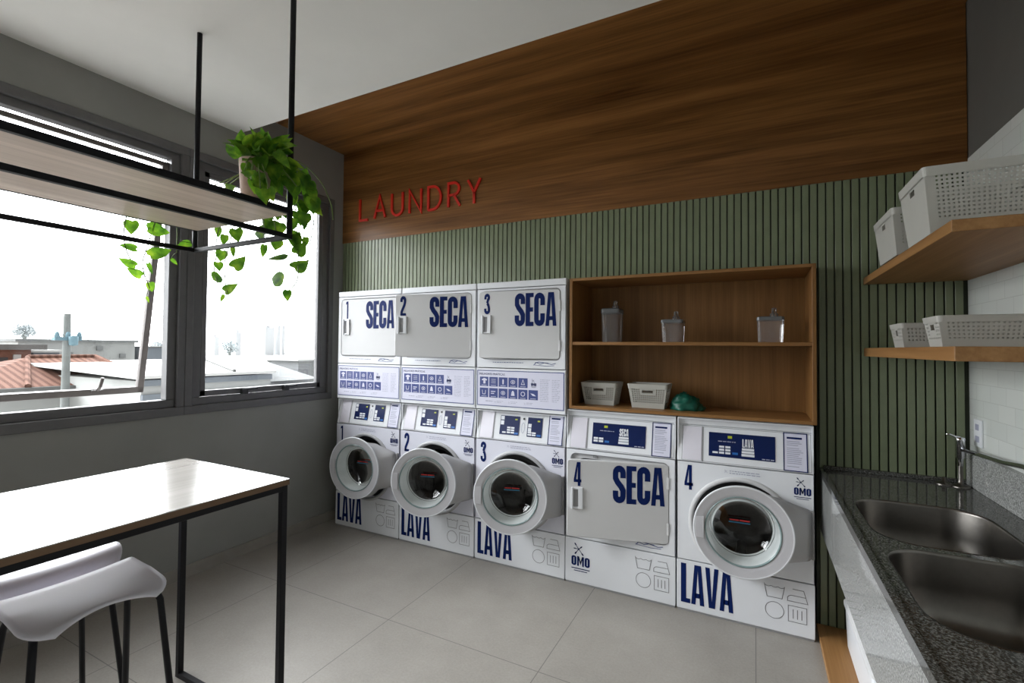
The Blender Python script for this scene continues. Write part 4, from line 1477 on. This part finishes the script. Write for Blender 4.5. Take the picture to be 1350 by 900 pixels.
# ------------------------------------------------------------------ bar stools with curved shell seats
def stool(cx, cy, rot, label):
    t = thing('bar_stool', (cx, cy, 0.0), label, 'stool', 'bar stools at the tall table')
    c, s = math.cos(rot), math.sin(rot)

    def T(p):                                    # local +x = sitter's back side, -x = table side
        return Vector((cx + c * p.x - s * p.y, cy + s * p.x + c * p.y, p.z))
    hz = 0.742
    nu, nv = 26, 24
    g = MB(T)
    g.smooth = True
    # profile along local x: rolled front lip, nearly level seat, softly dropped back edge
    prof = []
    for i in range(nu + 1):
        u = i / nu
        if u < 0.34:
            a = math.radians(100 * (1 - u / 0.34))
            prof.append((-0.105 - 0.075 * math.sin(a), hz - 0.075 * (1 - math.cos(a)) - (0.0)))
        else:
            q = (u - 0.34) / 0.66
            prof.append((-0.105 + 0.265 * q, hz - 0.008 * math.sin(PI * q) - 0.016 * max(0, q - 0.4) ** 2 / 0.36))
    vs = []
    for i, (px, pz) in enumerate(prof):
        u = i / nu
        for j in range(nv + 1):
            v = 2 * j / nv - 1
            half_w = 0.178
            q = max(0.0, (u - 0.62) / 0.38)
            for rc, d_ in ((0.085, 0.165 - px), (0.125, 0.131 * u / 0.34 if u < 0.34 else 0.131 + 0.105 + px)):
                if 0 <= d_ < rc:
                    half_w -= rc - math.sqrt(max(0.0, rc * rc - (rc - d_) ** 2))
            sc = (0.030 * (1 - abs(v) ** 1.6)) * q ** 1.5       # scalloped back edge
            drop = 0.014 * abs(v) ** 3 * q
            vs.append((px - sc, v * half_w, pz + 0.010 * v * v * (1 - q) * (1 if u > 0.3 else u / 0.3) - drop + 0.25 * sc))
    fs = [(i * (nv + 1) + j, i * (nv + 1) + j + 1, (i + 1) * (nv + 1) + j + 1, (i + 1) * (nv + 1) + j) for i in range(nu) for j in range(nv)]
    g.add(vs, fs)
    g.build('seat', M['seat'], t, solidify=0.010)
    for sx in (-1, 1):
        for sy in (-1, 1):
            m = MB(T)
            m.smooth = True
            tx_ = 0.105 if sx > 0 else -0.075
            bx_ = 0.19 if sx > 0 else -0.19
            zt = hz - 0.034
            m.tube([(tx_ * 0.25, sy * 0.120, zt), (tx_ * 0.75, sy * 0.140, zt), (tx_ * 1.0, sy * 0.148, zt - 0.008), (tx_ * 1.12, sy * 0.153, zt - 0.03), (bx_, sy * 0.20, 0.0)], 0.0095, 10)
            m.build('leg', M['black'], t)
    m = MB(T)
    m.smooth = True
    zt = hz - 0.034
    m.tube([(0.02, -0.125, zt), (0.02, 0.125, zt)], 0.0085, 8).tube([(-0.03, -0.125, zt), (-0.03, 0.125, zt)], 0.0085, 8)
    m.build('seat_brace', M['black'], t)
    m = MB(T)
    m.smooth = True
    k = 0.235
    f = 1 - k / (zt - 0.03)
    xa, xb = 0.105 * 1.12 + (0.19 - 0.1176) * f, -(0.075 * 1.12 + (0.19 - 0.084) * f)
    yy = 0.153 + 0.047 * f
    m.tube([(xb, -yy, k), (xb, yy, k)], 0.008, 8)
    m.build('footrest', M['black'], t)
    return t


stool(-1.835, 0.715, 0.0, 'pale gray bar stool in front of the table, nearest the viewer')
stool(-2.245, 0.755, PI, 'pale gray bar stool tucked under the table on the window side')

# ------------------------------------------------------------------ hanging shelf
HX0, HX1, HY0, HY1 = -2.415, -1.722, -0.75, 1.338
hs = thing('hanging_shelf', ((HX0 + HX1) / 2, 0.3, 1.948), 'pale wood shelf in a black metal frame hung from the ceiling', 'shelf')
bx(HX0 + 0.02, HX1 - 0.02, HY0 + 0.004, HY1 - 0.004, 2.053, 2.075).build('board', M['pale_wood'], hs)
r_ = 0.0095
m = MB()
for z in (2.064,):
    for xx in (HX0 + r_, HX1 - r_):
        m.box(xx - r_, xx + r_, HY0, HY1, z - 0.012, z + 0.012)
    m.box(HX0 + 0.019, HX1 - 0.019, HY0 - 0.004, HY0 + 0.0035, z - 0.012, z + 0.012)
m.build('shelf_frame', M['black'], hs, bevel=0.001, bseg=1)
m = MB()
z = 1.957
for xx in (HX0 + r_, HX1 - r_):
    m.box(xx - r_, xx + r_, HY0, HY1, z - r_, z + r_)
for yy in (HY0 + r_, HY1 - r_):
    m.box(HX0 + 2 * r_, HX1 - 2 * r_, yy - r_, yy + r_, z - r_, z + r_)
m.build('lower_frame', M['black'], hs, bevel=0.001, bseg=1)
for xx in (HX0 + r_, HX1 - r_):
    for yy in (HY0 + r_, HY1 - r_):
        MB().tube([(xx, yy, z + r_), (xx, yy, ZC)], 0.0115, 16).build('hanger_rod', M['black'], hs)

# ------------------------------------------------------------------ trailing pothos
LEAVES = [
    ((-2.319, 1.385, 2.076), (-2.313, 1.385, 2.022), 0.6), ((-2.261, 1.385, 2.033), (-2.277, 1.385, 1.981), 0.7),
    ((-2.182, 1.385, 2.053), (-2.159, 1.385, 1.986), 0.85), ((-2.2, 1.385, 1.969), (-2.192, 1.385, 1.914), 0.4),
    ((-2.28, 1.385, 1.96), (-2.296, 1.385, 1.903), 0.9), ((-2.317, 1.385, 1.905), (-2.298, 1.385, 1.858), 0.9),
    ((-2.192, 1.385, 1.867), (-2.104, 1.385, 1.913), 0.6), ((-2.293, 1.385, 1.84), (-2.358, 1.385, 1.817), 0.9),
    ((-2.258, 1.385, 1.758), (-2.159, 1.385, 1.789), 0.45), ((-2.257, 1.385, 1.743), (-2.29, 1.385, 1.708), 0.4),
    ((-2.019, 1.42, 1.97), (-2.032, 1.42, 1.907), 0.5), ((-1.927, 1.42, 1.986), (-1.945, 1.42, 1.934), 1.0),
    ((-1.887, 1.42, 1.888), (-2.004, 1.42, 1.91), 0.7), ((-1.88, 1.42, 1.794), (-1.974, 1.42, 1.813), 0.75),
    ((-1.854, 1.42, 1.751), (-1.855, 1.42, 1.698), 0.75), ((-1.801, 1.42, 1.906), (-1.743, 1.42, 1.953), 0.8),
    ((-1.816, 1.42, 1.844), (-1.722, 1.42, 1.869), 0.7), ((-1.758, 1.42, 2.134), (-1.77, 1.42, 2.062), 0.75),
    ((-2.016, 1.42, 2.015), (-2.105, 1.42, 2.029), 0.5), ((-2.067, 1.42, 2.144), (-2.074, 1.42, 2.094), 0.9),
    ((-1.979, 1.42, 2.072), (-1.955, 1.42, 2.014), 0.9), ((-1.875, 1.42, 2.105), (-1.852, 1.42, 2.063), 0.9),
    ((-2.012, 1.42, 2.122), (-1.979, 1.42, 2.052), 0.8), ((-1.911, 1.42, 2.06), (-1.932, 1.42, 1.997), 0.9),
    ((-1.95, 1.42, 2.124), (-1.904, 1.42, 2.079), 0.9), ((-2.041, 1.42, 2.064), (-1.978, 1.42, 2.027), 0.8),
    ((-2.445, 1.085, 2.049), (-2.445, 1.082, 1.984), 0.9), ((-2.445, 1.142, 2.026), (-2.445, 1.243, 2.03), 0.65),
    ((-2.445, 1.107, 1.925), (-2.445, 1.038, 1.933), 0.55), ((-2.445, 1.156, 1.902), (-2.445, 1.248, 1.954), 0.6),
    ((-2.445, 1.333, 1.997), (-2.445, 1.269, 1.974), 0.6), ((-2.445, 1.105, 1.849), (-2.445, 1.037, 1.874), 0.55),
    ((-2.445, 1.129, 1.808), (-2.445, 1.069, 1.836), 0.6), ((-2.445, 1.15, 1.871), (-2.445, 1.171, 1.821), 0.35),
    ((-2.445, 1.159, 1.785), (-2.445, 1.171, 1.741), 0.8), ((-2.445, 1.149, 1.719), (-2.445, 1.16, 1.689), 0.3),
    ((-2.445, 1.245, 1.907), (-2.445, 1.276, 1.881), 0.45), ((-1.886, 1.2, 2.266), (-1.97, 1.2, 2.353), 0.4),
    ((-1.823, 1.18, 2.26), (-1.833, 1.18, 2.374), 0.55), ((-1.742, 1.2, 2.265), (-1.755, 1.2, 2.357), 0.6),
    ((-1.88, 1.25, 2.3), (-1.863, 1.25, 2.361), 0.6), ((-1.682, 1.22, 2.269), (-1.591, 1.22, 2.186), 0.35),
    ((-1.742, 1.38, 2.179), (-1.696, 1.38, 2.259), 0.85), ((-1.654, 1.3, 2.149), (-1.698, 1.3, 2.223), 0.5),
    ((-1.704, 1.4, 2.179), (-1.653, 1.4, 2.111), 0.5), ((-1.765, 1.42, 2.141), (-1.744, 1.42, 2.071), 0.6),
    ((-1.708, 1.42, 2.133), (-1.647, 1.42, 2.059), 0.45), ((-1.953, 1.2, 2.146), (-1.899, 1.2, 2.155), 0.8),
    ((-1.727, 1.15, 2.145), (-1.636, 1.15, 2.093), 0.4), ((-1.706, 1.14, 2.131), (-1.68, 1.14, 2.073), 0.6),
    ((-1.651, 1.14, 2.092), (-1.614, 1.14, 2.026), 0.6), ((-1.633, 1.16, 2.095), (-1.602, 1.16, 2.041), 0.7),
    ((-1.725, 1.12, 2.15), (-1.653, 1.12, 2.15), 0.4),
]

px_, py_, pz_ = -1.808, 1.225, 2.0765
pl = thing('potted_pothos', (px_, py_, pz_), 'green trailing pothos in a clay pot at the end of the hanging shelf', 'potted plant')
m = MB()
m.smooth = True
m.lathe([(0.0, 0.0), (0.046, 0.0), (0.051, 0.02), (0.058, 0.13), (0.060, 0.172), (0.055, 0.174), (0.052, 0.150), (0.0, 0.150)], 28, (px_, py_, pz_))
m.build('pot', M['pot'], pl)
m = MB()
m.lathe([(0.0, 0.006), (0.03, 0.008), (0.050, 0.0)], 20, (px_, py_, pz_ + 0.150))
m.build('soil', M['soil'], pl)


def leaf(mb, b, tip, wr, nrm, fold=0.25, curl=0.15):
    b, tip = Vector(b), Vector(tip)
    d = tip - b
    L = d.length
    d.normalize()
    side = d.cross(nrm)
    if side.length < 1e-4:
        side = d.orthogonal()
    side.normalize()
    up = side.cross(d).normalized()
    W = L * wr * 0.5
    prof = [(0.04, 0.0), (-0.05, 0.42), (0.02, 0.78), (0.18, 0.98), (0.36, 1.0), (0.55, 0.82), (0.72, 0.55), (0.86, 0.27), (1.0, 0.0)]
    v, f = [], []
    for t, w in prof:
        bend = -curl * L * (t - 0.2) ** 2
        c = b + d * (t * L if t > 0 else t * L * 0.6) + up * bend
        mid = b + d * (max(t, 0.04) * L) + up * (bend + 0.0)
        v += [tuple(mid), tuple(c + side * W * w + up * (fold * W * w)), tuple(c - side * W * w + up * (fold * W * w))]
    for i in range(len(prof) - 1):
        a, b2 = i * 3, (i + 1) * 3
        f += [(a, a + 1, b2 + 1, b2), (a, b2, b2 + 2, a + 2)]
    mb.add(v, f)


fo = MB()
fo.smooth = True
vn = MB()
vn.smooth = True
rnd = random.Random(11)
view = Vector((0, 0, 1.5))


def vine(pts):
    p = [Vector(q) for q in pts]
    fine = []
    for i in range(len(p) - 1):
        a, b = p[max(i - 1, 0)], p[i]
        c, d = p[i + 1], p[min(i + 2, len(p) - 1)]
        for k in range(6):
            t = k / 6
            fine.append(0.5 * ((2 * b) + (c - a) * t + (2 * a - 5 * b + 4 * c - d) * t * t + (3 * b - a - 3 * c + d) * t ** 3))
    fine.append(p[-1])
    vn.tube([tuple(q) for q in fine], 0.0024, 6)
    return fine


S0 = Vector((px_, py_, pz_ + 0.155))
TRAILS = [
    [S0, (-1.90, 1.29, 2.24), (-2.05, 1.36, 2.13), (-2.20, 1.385, 2.06), (-2.22, 1.385, 1.99), (-2.26, 1.385, 1.90), (-2.25, 1.385, 1.80), (-2.23, 1.385, 1.74)],
    [S0, (-1.95, 1.30, 2.22), (-2.15, 1.35, 2.12), (-2.30, 1.375, 2.05), (-2.33, 1.385, 1.93), (-2.34, 1.385, 1.86), (-2.30, 1.385, 1.78)],
    [S0, (-1.80, 1.33, 2.24), (-1.80, 1.405, 2.12), (-1.80, 1.42, 2.00), (-1.79, 1.42, 1.90), (-1.79, 1.42, 1.80), (-1.82, 1.42, 1.76)],
    [S0, (-1.76, 1.35, 2.27), (-1.72, 1.42, 2.20), (-1.70, 1.425, 2.05), (-1.72, 1.42, 1.93), (-1.73, 1.42, 1.86)],
    [S0, (-1.95, 1.22, 2.20), (-2.20, 1.20, 2.11), (-2.40, 1.18, 2.095), (-2.447, 1.17, 2.04), (-2.447, 1.15, 1.95), (-2.447, 1.13, 1.86), (-2.447, 1.16, 1.76)],
    [S0, (-1.97, 1.19, 2.18), (-2.25, 1.11, 2.10), (-2.41, 1.07, 2.09), (-2.447, 1.06, 2.03), (-2.447, 1.06, 1.94), (-2.447, 1.09, 1.86)],
    [S0, (-2.0, 1.24, 2.19), (-2.28, 1.25, 2.10), (-2.42, 1.26, 2.09), (-2.447, 1.27, 2.02), (-2.447, 1.27, 1.94)],
    [S0, (-1.74, 1.35, 2.29), (-1.67, 1.42, 2.22), (-1.62, 1.44, 2.12), (-1.60, 1.44, 2.04)],
]
allp = []
for tr in TRAILS:
    allp += vine(tr)
for b, tip, w in LEAVES:
    bb, tt = Vector(b), Vector(tip)
    nv_ = (view - bb).normalized() + Vector((rnd.uniform(-.35, .35), rnd.uniform(-.35, .35), rnd.uniform(-.1, .5)))
    leaf(fo, bb, tt, max(0.35, w), nv_, 0.25, 0.12)
    q = min(allp, key=lambda p_: (p_ - bb).length)
    if (q - bb).length < 0.12:
        md = (q + bb) / 2 + Vector((0, 0, 0.006))
        vn.tube([tuple(q), tuple(md), tuple(bb)], 0.0014, 5)
    else:
        vine([S0, (S0 + bb) / 2 + Vector((0, 0, 0.05)), bb])
# bushy crown over the pot
for i in range(50):
    a = rnd.uniform(0, 2 * PI)
    el = rnd.uniform(-0.35, 1.35)
    dirv = Vector((math.cos(a) * math.cos(el), math.sin(a) * math.cos(el), math.sin(el)))
    rr_ = rnd.uniform(0.02, 0.08)
    b = S0 + Vector((0.035, 0.04, 0.02)) + Vector((dirv.x * rr_, dirv.y * rr_ * 1.4, dirv.z * rr_ * 0.9))
    tdir = (dirv * 0.8 + Vector((0.25, 0.15, rnd.uniform(-0.7, 0.9)))).normalized()
    leaf(fo, b, b + tdir * rnd.uniform(0.06, 0.10), rnd.uniform(0.5, 0.75), Vector((rnd.uniform(-.4, .6), rnd.uniform(-1, .2), rnd.uniform(.2, 1))), 0.3, 0.3)
    vn.tube([tuple(S0), tuple((S0 + b) / 2 + Vector((0, 0, 0.02))), tuple(b)], 0.0015, 5)
# leaves tumbling down in front of the right half of the pot
for i in range(22):
    b = S0 + Vector((rnd.uniform(0.02, 0.13), rnd.uniform(-0.075, 0.10), rnd.uniform(-0.10, 0.03)))
    leaf(fo, b, b + Vector((rnd.uniform(-.02, .04), rnd.uniform(-.03, .03), -rnd.uniform(0.05, 0.085))), rnd.uniform(0.5, 0.8), Vector((rnd.uniform(.2, .9), rnd.uniform(-1, -.3), rnd.uniform(.1, .8))), 0.3, 0.15)
    vn.tube([tuple(S0), tuple((S0 + b) / 2 + Vector((0, 0, 0.04))), tuple(b)], 0.0015, 5)
# leaves spilling over the end of the board
for i in range(24):
    b = Vector((rnd.uniform(-1.86, -1.66), rnd.uniform(1.355, 1.43), rnd.uniform(1.98, 2.26)))
    leaf(fo, b, b + Vector((rnd.uniform(-.035, .035), rnd.uniform(0, .03), -rnd.uniform(0.04, 0.075))), rnd.uniform(0.55, 0.9), (view - b).normalized() + Vector((rnd.uniform(-.6, .6), rnd.uniform(-.5, .5), rnd.uniform(0, .6))), 0.3, 0.15)
fo.build('foliage', M['leaf'], pl, recalc=False)
vn.build('vine', M['stem'], pl)

# ------------------------------------------------------------------ the neighbourhood outside
GZ = -5.0
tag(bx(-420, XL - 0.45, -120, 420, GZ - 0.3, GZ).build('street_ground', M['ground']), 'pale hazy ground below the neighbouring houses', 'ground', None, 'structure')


def house(name, x0, x1, y0, y1, z1, mat, label, roof=None, over=0.25, group='neighbouring buildings', cat='building'):
    t = thing(name, ((x0 + x1) / 2, (y0 + y1) / 2, GZ), label, cat, group)
    w = bx(x0, x1, y0, y1, GZ, z1).build('wall', mat, t)
    if roof:
        bx(x0 - over, x1 + over, y0 - over, y1 + over, z1, z1 + roof[0]).build('roof', roof[1], t)
    return t, w


# clay tiled house
t = thing('tiled_house', (-21, 6.9, GZ), 'house with a pinkish clay tile hip roof behind the open sash', 'building', 'neighbouring buildings')
bx(-23.6, -18.2, 4.3, 8.2, GZ, 0.28).build('wall', M['render_white'], t)
m = MB()
e0, e1, f0, f1 = -24.0, -17.9, 3.9, 8.55
ridge = [(-21.2, 6.6, 1.06), (-21.2, 8.4, 1.06)]
m.add([(e1, f0, 0.3), (e1, f1, 0.3), (e0, f1, 0.3), (e0, f0, 0.3), ridge[0], ridge[1]], [(0, 1, 5, 4), (1, 2, 5), (2, 3, 4, 5), (3, 0, 4), (0, 3, 2, 1)])
m.build('roof', M['clay'], t)
MB().tube([(e1, f1, 0.32), ridge[1]], 0.09, 8).tube([ridge[0], ridge[1]], 0.09, 8).tube([(e1 , 5.6, 0.33), ridge[0]], 0.07, 8).build('ridge_cap', M['clay'], t)
bx(-17.95, -17.8, f0, f1, 0.2, 0.29).build('gutter', M['roof_gray'], t)
for yy in (4.9, 6.6):
    bx(-18.22, -18.14, yy, yy + 0.8, -1.6, -0.5).build('window', M['dark_open'], t)
# brick outbuilding at the left
t, w = house('brick_outbuilding', -28.6, -24.6, 4.5, 7.75, 1.28, M['brick_out'], 'brick outbuilding with dark openings and a flat gray roof at the far left', (0.2, M['roof_gray']), 0.35)
for yy in (4.9, 6.15):
    bx(-24.66, -24.5, yy, yy + 0.95, 0.2, 1.0).build('opening', M['dark_open'], w)
bx(-24.68, -24.5, 7.25, 7.45, 0.3, 1.1).build('downpipe', M['roof_pale'], w)
# gray side block next to it
t, w = house('dark_lean_to', -28.0, -25.8, 8.2, 9.0, 1.16, M['render_gray'], 'small dark lean-to between the brick outbuilding and the white block', (0.1, M['roof_pale']), 0.1)
# white block
t, w = house('white_block', -36.0, -30.0, 9.0, 13.6, 1.62, M['render_white'], 'plain white block rising behind the clay tiled roof', (0.12, M['concrete_out']), 0.12)
for yy, zz in ((10.7, 0.9), (11.9, 1.2), (12.9, 0.8)):
    bx(-30.04, -29.9, yy, yy + 0.25, zz, zz + 0.22).build('window', M['concrete_out'], w)
# gray box building
t, w = house('gray_block', -35.0, -30.0, 13.85, 16.9, 1.36, M['render_gray'], 'gray windowless block just left of the window mullion', (0.06, M['roof_gray']), 0.08)
# low white building with roof lights
t = thing('low_white_building', (-21, 11.6, GZ), 'low white building with glazed roof strip in front of the gray block', 'building', 'neighbouring buildings')
bx(-25, -18.4, 8.9, 15.6, GZ, 0.02).build('wall', M['render_white'], t)
m = MB()
m.loft([[(-18.2, 8.8, 0.0), (-18.2, 15.7, 0.0), (-25, 15.7, 0.0), (-25, 8.8, 0.0)], [(-22.0, 8.8, 0.72), (-22.0, 15.7, 0.72), (-25, 15.7, 0.72), (-25, 8.8, 0.72)]], True, True, True)
m.build('roof', M['concrete_out'], t)
for i in range(2):
    m = MB()
    a, b = 9.2 + i * 2.3, 11.2 + i * 2.3
    m.slab([(-19.2, a, 0.21), (-19.2, b, 0.21), (-21.6, b, 0.665), (-21.6, a, 0.665)], (0, 0, 0.03))
    m.build('skylight', M['roof_pale'], t)
# white roofed hall seen through the closed window
t = thing('white_roof_hall', (-18, 12.5, GZ), 'hall with a broad white roof and gray bands seen through the closed window', 'building', 'neighbouring buildings')
bx(-21.5, -14.2, 6.6, 10.3, GZ, 0.55).build('wall', M['render_white'], t)
bx(-14.22, -14.12, 6.6, 10.3, 0.42, 0.58).build('band', M['render_gray'], t)
bx(-14.22, -14.12, 6.6, 10.3, -0.10, 0.20).build('band', M['render_gray'], t)
m = MB()
m.loft([[(-14.0, 6.4, 0.62), (-14.0, 10.35, 0.62), (-14.0, 10.35, 0.70), (-14.0, 6.4, 0.70)], [(-21.5, 6.4, 0.84), (-21.5, 15.2, 0.84), (-21.5, 15.2, 0.92), (-21.5, 6.4, 0.92)]], True, True, True)
m.build('roof', M['roof_pale'], t)
MB().tube([(-14.1, 9.02, 0.74), (-20, 11.6, 0.92)], 0.05, 6).build('vent_pipe', M['roof_gray'], t)
# right-hand sheds
t, w = house('gray_shed', -17.8, -13.6, 10.6, 15.0, -0.30, M['render_gray'], 'low gray shed roof at the right end of the closed window', (0.12, M['roof_gray']), 0.2)
bx(-13.66, -13.5, 11.0, 11.6, -1.2, -0.5).build('door', M['render_white'], w)
t, w = house('far_flat_roofs', -44, -30, 24.0, 40.0, 0.42, M['concrete_out'], 'wide pale flat roofed building in the distance below the towers', (0.12, M['roof_pale']), 0.3)
bx(-33, -31, 28, 30, 0.54, 1.0).build('roof_tank', M['render_white'], w)

# street pole with crossarm and transformer
t = thing('utility_pole', (-16, 5.72, GZ), 'concrete utility pole with a crossarm rising in front of the tiled roof', 'utility pole')
MB().tube([(-16, 5.72, GZ), (-16, 5.72, 2.3)], [0.125, 0.075], 14).build('pole', M['pole'], t)
bx(-16.1, -15.9, 5.45, 6.0, 1.60, 1.68).build('crossarm', M['tank'], t)
for yy in (5.5, 5.72, 5.95):
    m = MB()
    m.smooth = True
    m.lathe([(0.0, 0.0), (0.06, 0.0), (0.05, 0.08), (0.03, 0.14), (0.0, 0.15)], 12, (-15.93, yy, 1.68))
    m.build('insulator', M['tank'], t)
m = MB()
m.smooth = True
m.lathe([(0.0, 0.0), (0.09, 0.02), (0.10, 0.24), (0.0, 0.27)], 16, (-15.84, 5.80, 1.46))
m.build('transformer', M['tank'], t)

# hazy towers on the skyline
TW = [(-250, 177.5, 183.0, 12.2), (-250, 185.6, 187.2, 13.6), (-252, 190.0, 191.8, 13.8), (-246, 146.5, 149.0, 6.0), (-255, 163.5, 165.0, 8.6), (-240, 131.8, 133.2, 9.0), (-262, 168.5, 171, 9.6)]
TN = ['broad', 'slender left', 'slender right', 'short', 'thin pale', 'leftmost', 'stepped']
for (x0, y0, y1, zt), nm in zip(TW, TN):
    t = thing('skyline_tower', (x0, (y0 + y1) / 2, GZ), '%s hazy tower block on the far skyline through the closed window' % nm, 'tower', 'far skyline towers')
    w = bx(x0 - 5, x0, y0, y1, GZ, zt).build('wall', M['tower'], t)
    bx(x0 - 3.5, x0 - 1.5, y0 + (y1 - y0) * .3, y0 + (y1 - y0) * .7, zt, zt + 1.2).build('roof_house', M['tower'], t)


# hazy trees
def tree(x, y, zc, r, label):
    t = thing('distant_tree', (x, y, GZ), label, 'tree', 'hazy trees among the roofs')
    MB().tube([(x, y, GZ), (x + .1, y, zc)], [0.3, 0.15], 8).build('trunk', M['pole'], t)
    m = MB()
    rg = random.Random(int(y * 10))
    for k in range(420):
        d = Vector((rg.gauss(0, 1), rg.gauss(0, 1), rg.gauss(0, 1))).normalized() * r * rg.uniform(0.35, 1.0)
        c = Vector((x, y, zc)) + Vector((d.x * 0.9, d.y, d.z * 0.7))
        u = Vector((rg.uniform(-1, 1), rg.uniform(-1, 1), rg.uniform(-1, 1))).normalized() * r * 0.12
        w = u.orthogonal().normalized() * r * 0.09
        m.poly([c - u, c + w, c + u, c - w])
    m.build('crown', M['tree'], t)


tree(-60, 37.6, 1.35, 1.2, 'round hazy tree on the skyline through the closed window')
tree(-62, 30.5, 1.4, 0.9, 'small hazy tree near the mullion on the skyline')
tree(-60, 18.4, 2.7, 1.0, 'hazy tree above the brick outbuilding roof')
tree(-58, 20.8, 2.0, 0.8, 'hazy tree just left of the utility pole')
